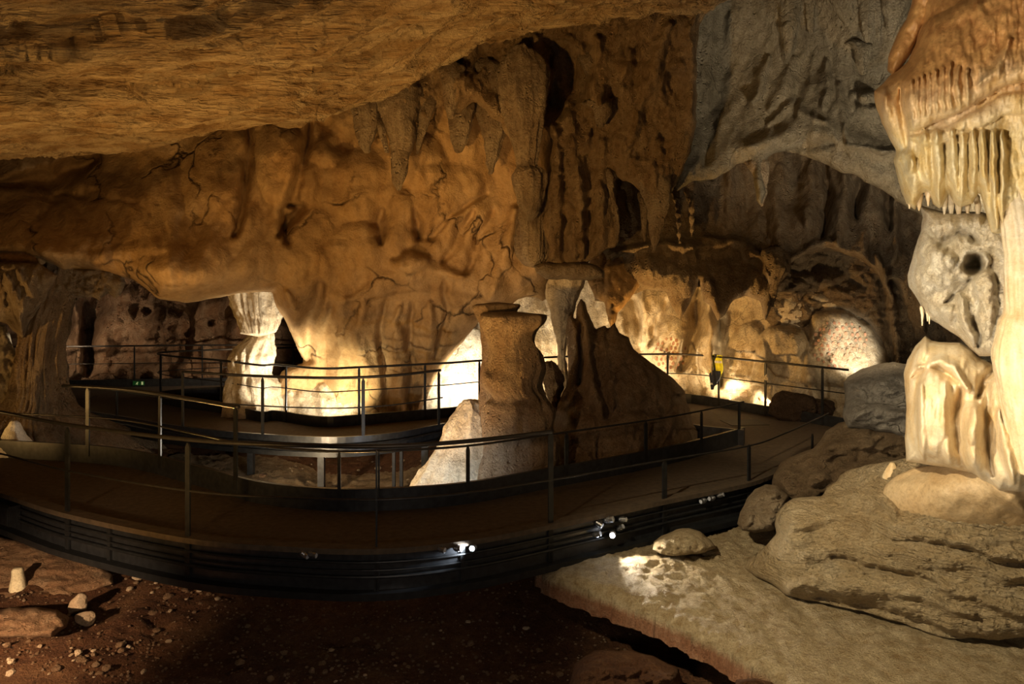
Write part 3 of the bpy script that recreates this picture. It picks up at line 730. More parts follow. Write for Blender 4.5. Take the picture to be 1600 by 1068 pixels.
# pitted wall far left behind the thin railing
fl = sheet('wall_far_left', [(-420,300),(520,300),(520,640),(-420,650)], [(-420,400,17),(0,420,20),(90,450,19.8),(90,590,19.2),(200,440,20.2),(200,590,19),(300,480,19.6),(340,600,18.9),(420,450,20),(500,600,19)],
    .4, 30, 3.0, M['ochre_far'],
    feats=[('b',277,503,24,22,.7),('b',240,490,22,28,.45),('r',[(118,470),(120,510),(122,580)],7,.5),('b',157,540,18,45,.45),('r',[(133,470),(140,520),(137,580)],14,-.8),('r',[(165,450),(150,490),(145,530)],16,-.6),
           ('b',230,484,9,7,-.9),('b',330,505,8,8,-.9),('r',[(310,470),(305,520),(300,560)],7,.4),('b',105,490,14,30,-.7),('r',[(355,455),(350,520),(350,600)],10,-.5),('g',180,585,120,14,.5),('b',195,470,22,26,.3),
           ('r',[(260,480),(258,520),(262,545)],5,.35)],
    noises=[(70,60,.45,4,'b'),(28,24,.16,4,'f'),(10,9,.05,3,'b')], seed=11, warp=(10,40))
tag(fl, kind='structure')

# pale lit wall at the back, right of centre
gw = sheet('wall_back', [(560,340),(1750,300),(1750,720),(1300,720),(1000,690),(560,680)],
    [(560,500,17),(700,560,16.2),(760,500,16.6),(900,450,17.4),(900,620,16.8),(1000,480,16.8),(1050,600,16.2),(1150,480,16.2),(1150,600,15.6),(1220,560,15.2),(1260,420,15.8),(1320,540,14.9),(1320,620,14.2),(1400,480,15.4),(1400,600,14.0),(1600,500,13.5),(1600,700,12.5)],
    .5, 30, 2.6, M['cream'],
    feats=[('r',[(985,470),(1000,540),(1010,600)],14,-.45),('r',[(1045,470),(1030,500),(1018,540)],9,-.30),('b',1055,530,32,62,.40),('b',1010,470,28,45,.2),('r',[(970,460),(972,540)],10,.25),('r',[(1000,440),(1002,540)],6,.22),
           ('r',[(1092,450),(1085,520),(1060,575)],11,-.6),('b',1105,545,22,60,.5),('r',[(1110,470),(1118,540),(1112,590)],8,.35),
           ('o',[(1136,600),(1140,545),(1150,520),(1165,505),(1185,512),(1200,540),(1205,600)],18,.25),('r',[(1130,500),(1130,560),(1128,600)],8,-.5),
           ('o',[(1176,620),(1178,570),(1188,530),(1205,512),(1240,510),(1262,525),(1272,570),(1280,640)],22,.55),
           ('o',[(1262,600),(1262,540),(1266,500),(1290,482),(1320,485),(1350,500),(1378,540),(1392,600)],20,.45),
           ('r',[(1395,440),(1402,520),(1410,600)],12,-.4),('r',[(1418,440),(1425,520),(1432,600)],8,.3),('b',1240,480,40,25,.3),('b',1300,460,50,20,.35),('b',1215,450,14,12,.15),('b',1250,440,12,10,.15),
           ('r',[(1240,430),(1300,455),(1360,470)],12,-.2),('r',[(1130,420),(1160,450),(1200,440)],12,.4),('b',720,560,40,60,.15),('r',[(770,470),(776,540),(770,640)],9,-.3),
           ('b',875,500,10,90,.15),('b',1225,575,30,30,-.18)],
    noises=[(90,150,.25,4,'f'),(34,70,.10,4,'b'),(12,26,.014,4,'f')], seed=5, warp=(12,50))
tag(gw, kind='structure')

wr2 = sheet('wall_recess', [(1196,370),(1440,370),(1440,620),(1398,612),(1388,570),(1378,535),(1362,508),(1344,494),(1322,484),(1300,478),(1284,482),(1272,492),(1266,506),(1258,514),(1240,508),(1222,506),(1208,514),(1196,500)],
    [(1200,500,15.2),(1200,380,15.3),(1300,380,15.2),(1300,470,15.0),(1264,500,15.0),(1380,520,14.5),(1395,600,13.9),(1440,400,14.6),(1440,610,13.5)], .28, 16, 2.4, M['drip'],
    feats=[('b',1215,448,14,12,.25),('b',1250,445,13,10,.2),('b',1290,440,20,10,.2),('r',[(1240,425),(1300,420),(1350,450)],8,-.2),('r',[(1390,450),(1400,520),(1408,600)],9,.3),('r',[(1376,440),(1384,500),(1395,570)],6,-.25)],
    noises=[(26,14,.16,4,'b'),(10,8,.06,4,'f')], seed=17, warp=(8,30))
tag(wr2, kind='structure')
# dark arched hollow with fluted back, and the grey wall above it
mid = sheet('wall_middle', [(930,180),(1760,180),(1760,640),(1500,640),(1440,600),(1402,560),(1400,500),(1385,455),(1372,430),(1345,405),(1318,396),(1285,392),(1258,398),(1238,410),(1222,428),(1212,452),(1205,480),(1196,500),(1188,470),(1165,462),(1148,468),(1132,490),(1122,500),(1110,478),(1098,470),(1092,440),(1080,470),(1062,500),(1050,478),(1040,455),(1010,452),(985,462),(960,475),(930,470)],
    [(930,300,15.6),(930,450,14.8),(1050,300,16.4),(1050,400,15),(1050,450,14.6),(1150,260,17),(1150,350,16.6),(1150,440,14.9),(1250,280,17),(1250,370,15.2),(1300,300,16),(1300,390,14.8),(1400,300,15.4),(1400,400,14.6),(1450,560,14.2),(1600,300,13),(1700,600,12.5)],
    .5, 24, 2.6, M['drip'],
    feats=[('r',[(960,395),(1020,385),(1080,382),(1150,385),(1185,405),(1215,440)],10,.55),('r',[(1215,435),(1245,400),(1290,382),(1340,395),(1380,440)],10,.5),('r',[(1100,372),(1160,378),(1210,420)],7,.35),
           ('r',[(1210,440),(1206,470),(1200,495)],10,.4),('r',[(1110,440),(1112,470),(1118,498)],12,.4),('b',1075,440,30,25,.3),('b',1010,420,50,25,.3),
           ('r',[(1270,250),(1265,300),(1260,350)],14,.45),('r',[(1290,250),(1292,300),(1286,370)],7,-.6),('r',[(1320,260),(1318,310),(1310,380)],12,.5),('r',[(1345,270),(1340,340)],7,-.6),('r',[(1362,280),(1360,340),(1352,390)],12,.4),
           ('r',[(1385,290),(1390,360)],8,-.5),('r',[(1400,300),(1400,380),(1385,440)],9,.35),('g',1250,345,25,20,.5),('r',[(1140,250),(1135,330)],10,.3),('r',[(1215,260),(1215,340),(1220,400)],14,.35),('b',1190,410,20,16,-.4),
           ('r',[(1395,440),(1410,500),(1420,560)],10,-.8),('r',[(1440,430),(1445,520)],9,.4),('r',[(1370,400),(1390,440),(1396,500)],9,.5)],
    noises=[(40,90,.22,4,'b'),(15,50,.10,4,'f'),(8,16,.03,3,'f')], seed=8, warp=(9,40))
tag(mid, kind='structure')

ur = sheet('wall_upper_right', [(1000,-260),(1800,-260),(1800,520),(1500,420),(1460,345),(1425,328),(1400,312),(1378,296),(1352,284),(1335,272),(1315,270),(1300,262),(1280,252),(1262,247),(1246,240),(1228,237),(1212,238),(1200,244),(1196,256),(1197,300),(1189,322),(1182,312),(1176,270),(1170,254),(1152,256),(1135,268),(1118,278),(1100,283),(1080,284),(1062,296),(1046,306),(1000,290)],
    [(1000,0,15.5),(1000,280,14.2),(1100,-200,15),(1100,100,15.6),(1150,200,14.8),(1180,250,13.9),(1250,100,14.8),(1250,240,13.8),(1300,0,14),(1350,150,13.8),(1350,280,13.2),(1430,320,12.8),(1500,100,12.6),(1600,300,11.5),(1800,0,11),(1400,-200,12.5)],
    .55, 30, 2.6, M['grey'],
    feats=[('r',[(1203,90),(1190,130),(1178,158)],10,.35),('o',[(1215,40),(1226,95),(1236,90),(1246,30)],10,.3),('r',[(1130,20),(1120,120),(1100,250)],22,-.3),
           ('r',[(1240,90),(1225,130),(1200,170)],10,.2),('r',[(1262,80),(1250,120),(1240,180)],8,-.15),('r',[(1290,95),(1294,130),(1290,170)],9,.2),('r',[(1340,100),(1336,160)],8,-.2),
           ('b',1350,150,26,14,.3),('b',1360,172,26,10,.25),('r',[(1310,130),(1315,170),(1325,225)],7,.2),('r',[(1170,230),(1250,200),(1320,215),(1400,240)],22,.28),('r',[(1230,235),(1300,225)],10,-.2),
           ('r',[(1320,225),(1360,232),(1410,236)],4,.15),('r',[(1200,190),(1230,165),(1260,178),(1290,190)],9,.18),('r',[(1110,60),(1105,160)],14,.2)],
    noises=[(80,120,.34,4,'f'),(30,90,.07,3,'b',12),(14,40,.07,4,'f',12),(7,9,.025,3,'f')], seed=14, warp=(10,45))
tag(ur, kind='structure')
# outer side walls, just outside the picture
rw = sheet('wall_right', [(1500,-300),(2200,-300),(2200,1000),(1500,1000)], [(1500,0,10),(1500,1000,9.5),(2200,0,7),(2200,1000,6.5),(1800,400,8.6)], .4, 40, 9, M['grey'], noises=[(90,120,.5,4,'f'),(30,60,.15,4,'b')], seed=21)
tag(rw, kind='structure')

# ---------------- central hanging mass with its stalactites
cm = sheet('hanging_rock_mass', [(540,60),(640,-20),(1180,-60),(1112,10),(1094,40),(1088,90),(1090,150),(1086,200),(1078,240),(1066,268),(1058,286),(1046,300),(1038,320),(1030,352),(1024,386),(1016,378),(1014,350),(1016,322),(1006,304),(996,296),(985,286),(972,283),(958,268),(948,262),(958,300),(962,340),(968,372),(960,386),(948,388),(930,404),(910,420),(868,420),(856,408),(858,380),(848,352),(852,300),(856,262),(864,220),(850,200),(836,196),(840,240),(835,270),(810,268),(804,240),(796,222),(784,190),(770,185),(762,176),(742,158),(728,168),(720,178),(700,172),(694,160),(678,170),(665,196),(640,180),(622,168),(600,172),(588,160),(566,176),(556,150),(546,140)],
    [(540,60,12.6),(600,150,12.6),(700,60,12.8),(700,170,12.3),(800,60,12.8),(800,200,12.1),(850,120,13),(900,60,13),(900,250,12.4),(900,420,12.1),(1000,100,12.6),(1000,280,12.3),(1025,380,12.3),(1090,40,12.4),(1090,240,12.6),(1180,-60,12.8)],
    .45, 26, 2.4, M['drip'],
    feats=[('r',[(600,120),(590,150),(585,165)],16,.3),('r',[(640,100),(640,140),(635,175)],20,.35),('r',[(700,110),(712,150),(712,175)],18,.3),('r',[(660,60),(690,100),(730,130),(765,170)],18,.3),('r',[(760,60),(770,100),(790,140)],16,-.2),
           ('b',870,120,46,70,-.9),('b',850,170,30,50,-.5),('b',905,110,26,62,-.55),('r',[(840,60),(838,110),(842,160),(830,220)],15,.35),('b',850,128,16,26,.6),
           ('r',[(890,60),(905,90),(925,130),(935,165)],17,.5),('r',[(935,60),(940,110),(938,160)],15,.4),('r',[(985,80),(972,130),(968,170)],9,.25),('r',[(1045,40),(1020,110),(1000,170),(990,205)],14,.32),('r',[(1000,70),(990,130)],8,-.22),
           ('b',1058,140,26,38,-.35),('b',1056,105,16,14,.25),('b',1040,212,14,8,-.25),('r',[(1084,20),(1080,90),(1082,180)],14,.3),
           ('r',[(870,200),(868,280),(866,400)],14,.35),('r',[(890,180),(900,260),(898,400)],16,.3),('r',[(880,240),(884,320),(882,410)],6,-.25),('r',[(925,200),(922,300),(918,400)],9,-.25),('r',[(942,220),(940,320),(942,390)],10,.25),
           ('r',[(905,300),(912,350),(910,400)],8,.2),('b',860,215,16,22,.4),('r',[(1020,250),(1028,320),(1026,380)],14,.25),('r',[(970,220),(990,260),(1010,290)],16,.2),('b',800,110,26,30,.2),
           ('r',[(700,80),(705,110)],10,-.3),('r',[(748,70),(745,110)],8,-.3),('r',[(560,120),(575,150)],12,.3),('b',725,60,10,8,-.5)],
    noises=[(50,80,.30,4,'b'),(22,48,.18,4,'f'),(10,24,.10,4,'b'),(6,8,.035,3,'f')], seed=31, fray=3.5, warp=(8,30))
cm.data.materials[0] = M['mass']
tag(cm, 'brown mass of hanging dripstone filling the upper centre of the cave', 'rock formation')
G1 = 'stalactites hanging from the central rock mass'
from mathutils.bvhtree import BVHTree
eye = Vector((0, 0, HC))
def tree_of(o):
    me = o.data; T = Matrix.Translation(o.location)
    return BVHTree.FromPolygons([T @ v.co for v in me.vertices], [tuple(p.vertices) for p in me.polygons])
BV = [tree_of(cm), tree_of(ur)]
def surf(u, v, trees):
    d = (at(u, v, 10)-eye).normalized(); b = None
    for t in trees:
        h = t.ray_cast(eye, d)
        if h[0] is not None and (b is None or h[0].y < b): b = h[0].y
    return b
def st(pr, Y, lab, seed, mat='drip', group=None, **k):
    kw = dict(nseg=44, flute=(5, .09), nz=(.16, .05), step=2.2, root=.45); kw.update(k)
    if (Y > 11.4 and group is not None or mat == 'grey') and 'root' not in k:
        i = 1 if len(pr) < 6 else 2
        h = surf((pr[i][1]+pr[i][2])/2, max(5, pr[i][0]), BV)
        if h and h < 14.5: Y = h-.04
    o = stal('stalactite', pr, Y, M[mat], seed=seed, **kw); tag(o, lab, 'stalactite', group); return o
st([(120,548,610),(150,548,600),(180,553,596),(205,557,590),(225,562,582),(239,570,577)], 12.1, 'short blunt stalactite at the left end of the central cluster', 1, group=G1)
st([(110,585,665),(150,586,658),(185,596,652),(215,606,650),(240,610,642),(268,610,636),(285,614,630),(297,620,626)], 11.9, 'longest pointed stalactite on the left side of the central cluster', 2, group=G1)
st([(170,586,604),(190,587,602),(215,594,604),(240,602,609)], 11.8, 'thin sliver stalactite against the left flank of the longest left one', 3, group=G1, nz=(.1,.02))
st([(130,655,685),(165,654,680),(190,652,672),(215,650,662),(240,650,654)], 12.3, 'slim stalactite just right of the longest left one', 4, group=G1, nz=(.1,.02))
st([(90,675,735),(120,688,722),(150,692,716),(170,695,712),(186,700,709)], 11.7, 'stubby knobbly stalactite with blunt tip, upper middle of the cluster', 5, group=G1)
st([(150,690,745),(180,700,742),(205,703,736),(225,705,729),(238,711,721)], 12.4, 'cone shaped stalactite with pale tip below the stubby knobbly one', 6, group=G1)
st([(90,720,800),(120,738,800),(150,752,796),(172,760,784),(186,768,776)], 11.6, 'broad drooping stalactite with pale tip left of the great club', 7, group=G1)
st([(140,735,800),(175,742,792),(205,752,788),(235,758,782),(255,760,776),(273,763,768)], 12.5, 'grey pitted stalactite hanging behind the pale tipped broad one', 8, group=G1)
st([(60,770,860),(110,775,862),(160,780,858),(200,794,850),(235,804,842),(258,807,840),(270,801,852),(280,800,855),(300,804,853),(325,811,845),(344,822,834)], 11.6, 'great club shaped stalactite with bulging knob above the ledge', 9, group=G1, step=2.2, nseg=64, root=.7)
st([(255,826,858),(300,812,862),(340,806,862),(370,808,860),(395,808,858),(410,814,852),(416,822,842)], 12.2, 'thick fluted stalactite with frayed end just over the ledge', 10, group=G1, flute=(12,.16), nseg=72, root=.5)
st([(70,900,940),(100,908,935),(130,922,932),(165,932,940)], 12.1, 'curved stalactite at the right side of the dark hollow', 11, group=G1)
st([(150,900,966),(165,925,960),(185,930,952),(200,935,943)], 12.0, 'small grey stalactite hanging under the curved one', 12, group=G1)
st([(262,988,1062),(290,1000,1052),(320,1010,1046),(350,1014,1038),(372,1016,1032),(390,1020,1024)], 12.1, 'tapering stalactite that ends the right side of the central mass', 13, group=G1)
st([(295,1000,1012),(330,1000,1012),(360,1003,1010),(377,1006,1009)], 12.6, 'slim knotted stalactite just left of the right tapering one', 14, group=G1, flute=(3,.15), nz=(.06,.03))
st([(290,1054,1067),(320,1055,1066),(350,1057,1064),(382,1060,1063)], 13.4, 'thin knotted stalactite, left one of a pair under the grey arch', 15, flute=(3,.15), nz=(.06,.04), bands=(.18,.03))
st([(288,1074,1086),(320,1076,1085),(345,1078,1084),(370,1080,1083)], 13.7, 'thin knotted stalactite, right one of a pair under the grey arch', 16, flute=(3,.15), nz=(.06,.03), bands=(.18,.03))
st([(258,940,966),(285,948,962),(300,952,960),(330,956,966),(355,960,968),(375,962,966)], 11.9, 'ragged crooked stalactite on the right flank of the central mass', 17, nz=(.08,.04))
# upper right stalactites
st([(-40,1215,1262),(20,1218,1250),(60,1224,1242),(84,1230,1236)], 13.2, 'slender grey stalactite in the upper right, left of three', 21, 'grey')
st([(-40,1250,1285),(20,1258,1275),(53,1262,1272)], 13.3, 'short narrow grey stalactite between two larger ones near the top edge', 22, 'grey')
st([(-60,1280,1350),(0,1300,1345),(25,1312,1338),(42,1320,1326)], 12.6, 'broad pale stalactite tooth, left one of the top right row', 23, 'grey', flute=(6,.08))
st([(-60,1335,1375),(0,1342,1372),(40,1345,1366),(66,1352,1360)], 12.4, 'pale blunt stalactite tooth, middle of the top right row', 24, 'grey')
st([(-60,1362,1392),(0,1362,1380),(40,1366,1377),(64,1372,1375)], 12.45, 'narrow pale stalactite tooth, last of the top right row', 25, 'grey')
st([(50,1330,1366),(75,1336,1362),(98,1338,1358),(118,1346,1351)], 12.9, 'grey conical stalactite hanging below the top right row', 26, 'grey')
st([(-60,1376,1440),(0,1378,1425),(30,1384,1410),(60,1388,1396)], 12.0, 'dark grey ragged stalactite beside the honey coloured column', 27, 'grey')
st([(240,1170,1212),(265,1176,1204),(290,1182,1200),(310,1185,1196),(323,1188,1192)], 13.5, 'rusty brown stalactite hanging in front of the dark arched hollow', 28, 'drip')
# wedge stalactites over the back wall
st([(385,1196,1240),(420,1200,1232),(450,1202,1216),(480,1202,1210)], 14.0, 'pointed rock spur between the two small arches', 29, 'drip')

# ledge and tapering cone below the club stalactite
lg = sheet('rock_ledge', [(834,416),(850,410),(900,408),(935,414),(945,424),(944,434),(920,438),(880,437),(852,436),(838,426)], 12.0, .5, 12, 1.6, M['drip'], noises=[(14,10,.07,4,'f'),(6,5,.03,3,'b')], seed=41, fray=2)
tag(lg, 'flat rough ledge of rock under the club shaped stalactite', 'rock ledge')
o = stal('dripstone_cone', [(424,862,916),(442,856,912),(460,852,905),(480,858,900),(500,862,896),(525,868,890),(550,872,884),(600,870,890),(650,862,900)], 12.6, M['cream'], flute=(7,.08), nz=(.14,.05), seed=42, step=2.2)
tag(o, 'yellowish lumpy dripstone tapering down below the flat ledge', 'column')

# ---------------- centre stalagmites
o = stal('broken_stalagmite', [(490,756,848),(493,750,851),(505,754,848),(520,760,838),(545,764,842),(575,758,848),(592,752,846),(604,752,849),(618,766,858),(632,758,864),(660,752,868),(700,750,872),(745,748,874),(800,744,880),(830,740,884)], 9.7, M['drip2'], nseg=90, flute=(5,.035), nz=(.30,.045), seed=51, step=2.2, bands=(.62,.05))
tag(o, 'thick broken stalagmite with flat snapped top, in front of the dark cone', 'stalagmite')
o = stal('broken_stalagmite', [(475,742,812),(478,738,814),(490,742,806),(510,750,800),(540,752,800),(570,752,800),(620,748,800),(700,735,800),(800,724,800)], 10.3, M['drip2'], nseg=80, flute=(6,.04), nz=(.22,.04), seed=52, step=2.2)
tag(o, 'second snapped stalagmite joined behind the thick one, slightly taller', 'stalagmite')
o = stal('stalagmite', [(624,724,744),(634,716,760),(660,698,775),(690,684,790),(715,668,800),(735,655,808),(755,640,815),(800,615,830)], 10.4, M['cream'], nseg=80, flute=(6,.06), nz=(.22,.05), seed=53, step=2.2)
tag(o, 'pale flared foot of flowstone left of the broken stalagmite, lit from below', 'stalagmite')
o = sheet('stalagmite_cone', [(908,466),(914,472),(924,500),(930,516),(945,508),(952,515),(960,504),(968,520),(982,526),(990,545),(1004,556),(1030,574),(1052,592),(1070,612),(1078,640),(1082,660),(1090,672),(1090,700),(1080,790),(860,820),(860,700),(866,660),(872,630),(880,610),(888,590),(888,560),(884,520),(886,498),(894,490),(899,500),(902,480)],
    [(860,800,10.6),(900,480,12.0),(900,600,11.6),(960,520,11.9),(960,640,10.9),(960,740,10.3),(1060,620,11.8),(1090,700,11.6),(870,650,11.4),(1040,710,11.1)], .55, 34, 2.2, M['drip2'],
    feats=[('r',[(912,480),(918,540),(928,620),(940,650)],12,.35),('r',[(897,495),(898,540),(892,590),(880,620)],9,.3),('r',[(905,500),(908,560),(905,600)],5,-.35),('r',[(940,525),(950,580),(960,640)],10,.15),('r',[(926,540),(936,600)],5,-.2),
           ('r',[(885,640),(910,620),(940,650),(990,640),(1060,650)],10,-.2),('g',900,650,26,16,.2),('b',1062,622,14,10,-.35),('g',900,690,50,30,.15),('r',[(880,700),(900,690),(925,705),(930,725)],5,-.15),('r',[(1020,665),(1018,700),(1020,760)],8,-.12),('b',1055,710,36,45,.2)],
    noises=[(44,60,.18,4,'f'),(20,40,.09,4,'b'),(9,14,.03,4,'f')], seed=55, warp=(7,30), back=1.)
tag(o, 'large dark cone shaped stalagmite mass with jagged twin peaks', 'stalagmite')
o = stal('stalagmite', [(564,854,866),(572,849,872),(590,847,880),(605,850,880),(622,856,876),(650,860,884),(690,855,890),(760,850,900)], 11.6, M['drip2'], nseg=40, flute=(4,.08), nz=(.15,.06), seed=56, step=2.4)
tag(o, 'small rounded lumpy stalagmite in the gap between the broken one and the cone', 'stalagmite')

o = sheet('flowstone', [(350,600),(366,588),(400,596),(432,590),(470,598),(520,590),(580,586),(612,600),(630,640),(634,672),(560,676),(500,680),(430,672),(345,660)],
    [(350,600,14.5),(350,660,14.2),(430,600,14.6),(440,665,14.3),(500,600,14.6),(500,670,14.1),(600,600,14.8),(620,665,14.5)], .3, 22, 2.2, M['cream'], feats=[('r',[(380,600),(376,660)],8,.1),('r',[(455,610),(450,660)],7,.1),('r',[(500,600),(505,660)],9,.1)], noises=[(26,40,.12,4,'b'),(9,14,.04,3,'f')], seed=60)
tag(o, 'low brightly lit flowstone apron at the foot of the pillar and wall', 'flowstone')
# ---------------- lit pillar and the left column
o = stal('pillar', [(440,358,448),(458,360,441),(480,365,438),(500,372,435),(512,377,432),(520,380,428)], 13.95, M['cream'], nseg=110, flute=(18,.14), nz=(.16,.05), seed=61, step=2.)
tag(o, 'fluted hanging upper half of the brightly lit pillar, with ragged hem', 'column')
o = stal('pillar', [(500,398,416),(515,392,422),(530,384,428),(542,368,429),(555,362,428),(572,360,427),(584,364,426),(596,358,434),(612,354,442),(632,352,450),(650,350,455),(690,344,470)], 14.25, M['cream'], nseg=100, flute=(7,.09), nz=(.3,.11), seed=62, step=2.)
tag(o, 'bulging lower half of the brightly lit pillar, standing on its lit foot', 'column')
o = stal('column', [(410,24,130),(430,28,114),(455,34,103),(480,34,99),(510,30,98),(540,29,95),(575,27,96),(610,24,100),(630,18,104),(650,-4,118),(670,-20,150),(690,-30,185),(730,-60,240),(760,-80,270)], 12.1, M['drip2'], nseg=130, flute=(16,.11), nz=(.3,.05), seed=63, step=2., root=.5)
tag(o, 'tall fluted stone column at the left edge with flared foot', 'column')
o = sheet('rock_curtain', [(-300,410),(60,410),(90,430),(70,470),(48,500),(36,530),(20,516),(12,505),(-10,500),(-300,500)], [(-300,430,11.4),(60,430,11.6),(0,500,11.8)], .4, 22, 2.4, M['drip'], feats=[('r',[(10,430),(30,470),(36,525)],8,.2),('r',[(30,425),(50,460)],7,.2)], noises=[(20,50,.12,4,'b'),(8,16,.04,3,'f')], seed=64)
tag(o, 'folded rock curtain coming down left of the fluted column', 'rock formation')
o = sheet('rock_formation', [(-300,470),(8,508),(14,520),(20,540),(34,562),(34,580),(26,600),(30,640),(20,700),(-300,720)], [(-300,500,13.4),(0,520,13.2),(20,640,12.4),(-300,700,12.6)], .4, 16, 2.4, M['cream'], noises=[(26,34,.2,4,'b'),(10,14,.07,3,'f')], seed=65)
tag(o, 'bright lit craggy rock behind the fluted column at the left edge', 'rock formation')
o = stal('stalagmite', [(657,18,26),(663,14,30),(672,9,34),(683,4,40),(694,-2,48),(720,-10,60)], 10.75, M['white'], nseg=32, flute=(4,.06), nz=(.1,.02), seed=66, step=1.5)
tag(o, 'small glossy white stalagmite mound at the foot of the left column', 'stalagmite')
for k, (pr, Y) in enumerate([([(440,127,130),(455,127,130),(463,128,129)], 12.6), ([(440,132,135),(452,132,135),(458,133,134)], 12.6)]):
    o = stal('soda_straw', pr, Y, M['cream'], nseg=12, flute=(2,.02), nz=(.1,.003), seed=70+k, step=2)
    tag(o, 'thin straw stalactite hanging under the low roof at left', 'stalactite', 'straw stalactites under the low roof')
o = sheet('rock_curtain', [(60,405),(165,420),(190,428),(196,440),(188,462),(180,466),(168,456),(155,470),(145,464),(120,466),(100,458),(80,470),(55,450)], [(60,420,12.4),(190,430,12.6),(140,460,12.5)], .3, 12, 2, M['drip'], noises=[(20,16,.12,4,'b'),(7,7,.04,3,'f')], seed=67)
tag(o, 'scalloped fringe of rock hanging just right of the left column top', 'rock formation')

# rock ribs in front of the back wall (between the arches)
o = sheet('rock_curtain', [(950,370),(1010,375),(1004,440),(990,462),(965,488),(958,520),(950,500),(944,470),(930,465),(915,430),(925,395)], [(960,375,15.3),(920,430,14.6),(960,440,13.9),(1000,440,14.6),(955,500,13.8)], .35, 12, 2, M['ochre'], noises=[(16,30,.08,4,'b')], seed=68)
tag(o, 'small pointed rock curtain above the jagged peaks of the cone', 'rock formation')
# ================================================================== right foreground
o = sheet('flowstone_mound', [(1163,886),(1172,874),(1184,862),(1200,848),(1213,834),(1210,818),(1213,802),(1226,786),(1240,778),(1262,776),(1286,774),(1292,762),(1306,752),(1312,742),(1332,732),(1352,726),(1380,722),(1410,716),(2150,700),(2150,1010),(1600,995),(1560,1000),(1515,996),(1480,998),(1440,984),(1400,970),(1350,955),(1300,944),(1262,938),(1228,930),(1205,912),(1180,900)],
    [(1163,886,7.35),(1215,820,7.2),(1240,780,7.35),(1310,745,7.6),(1400,722,6.9),(1230,930,6.72),(1300,945,6.5),(1400,970,6.2),(1480,995,5.95),(1600,1000,5.8),(1800,1010,5.6),(1300,850,6.8),(1400,800,6.55),(1500,760,6.2),(1600,730,6.0),(1800,720,5.6),(1500,880,6.1),(1600,860,5.9),(1800,860,5.5)],
    .22, 30, 2.6, M['flow'],
    feats=[('r',[(1300,872),(1350,884),(1400,896),(1470,910)],6,-.12),('r',[(1240,915),(1280,905),(1330,920),(1420,925),(1520,960)],14,.12),('r',[(1260,870),(1330,850),(1420,862),(1500,880),(1600,900)],18,.10),('r',[(1240,820),(1330,800),(1420,830),(1500,850),(1620,880)],14,.10),
           ('r',[(1400,840),(1480,850),(1560,880),(1640,884)],5,-.10),('r',[(1300,780),(1360,770),(1400,800)],14,.12),('g',1240,840,34,50,.15),('r',[(1230,934),(1300,938),(1400,962),(1500,995)],9,-.16),('r',[(1450,900),(1520,930),(1600,960)],10,.12)],
    noises=[(110,40,.035,3,'b',12),(44,9,.030,4,'b',14),(20,4.6,.016,3,'r',12),(8,8,.005,3,'f')], seed=81, warp=(10,50), fray=2)
tag(o, 'stepped rippled flowstone slope spreading below the honey column', 'flowstone')
o = sheet('flowstone_skirt', [(1378,772),(1384,756),(1400,742),(1430,730),(1465,724),(1500,716),(1560,712),(2150,700),(2150,830),(1620,832),(1540,838),(1480,830),(1430,812),(1400,795)],
    [(1378,770,6.62),(1400,740,6.55),(1400,795,6.40),(1480,770,6.05),(1450,722,6.35),(1440,815,6.24),(1480,832,6.14),(1540,838,6.0),(1540,760,5.8),(1600,720,5.75),(1620,832,5.85),(1600,770,5.6),(1800,760,5.3),(1800,830,5.6)], .10, 40, 2.6, M['honey_dirty'],
    feats=[('r',[(1470,722),(1440,735),(1400,750)],8,-.05),('g',1480,770,60,40,.1),('r',[(1540,700),(1560,760),(1600,800)],16,.1)], noises=[(60,50,.05,3,'f'),(12,12,.008,3,'f')], seed=82, warp=(6,50), fray=1.2)
tag(o, 'smooth tan mound of wet flowstone at the foot of the honey column', 'flowstone')
# pedestal with wavy front
o = sheet('flowstone_pedestal', [(1446,524),(1456,532),(1468,534),(1500,535),(1520,545),(1534,560),(1552,566),(1575,560),(2150,560),(2150,760),(1560,770),(1520,740),(1480,730),(1440,724),(1416,720),(1414,690),(1416,640),(1413,600),(1412,584),(1418,562),(1430,540)],
    [(1416,700,6.3),(1416,600,6.4),(1446,530,6.4),(1480,600,6.1),(1480,720,6.0),(1540,600,6.0),(1540,720,5.8),(1600,600,5.8),(1800,600,5.4)], .38, 34, 2.2, M['ivory'],
    feats=[('r',[(1425,590),(1450,568),(1475,580),(1500,600)],6,-.12),('r',[(1436,574),(1470,562),(1490,575),(1512,610)],8,.14),('b',1456,640,26,78,.20),('r',[(1440,600),(1438,680),(1442,720)],8,.12),('r',[(1478,600),(1480,680),(1486,726)],10,.12),('r',[(1500,610),(1496,680),(1510,735)],10,-.12),
           ('r',[(1524,640),(1520,700),(1530,750)],14,.16),('b',1516,660,24,34,.14),('r',[(1545,600),(1540,660),(1550,740)],8,-.10),('r',[(1562,640),(1570,690),(1582,755)],9,.16),('r',[(1590,600),(1585,680),(1590,760)],14,.12),('r',[(1555,575),(1540,590),(1528,620)],9,-.18),('b',1436,548,14,18,.1),('r',[(1530,556),(1552,572),(1570,566)],6,-.14)],
    noises=[(40,90,.08,3,'f'),(14,70,.018,3,'b'),(10,20,.012,4,'f')], seed=83, warp=(5,40), fray=1.)
tag(o, 'wavy ivory and honey flowstone pedestal standing on the tan mound', 'flowstone')
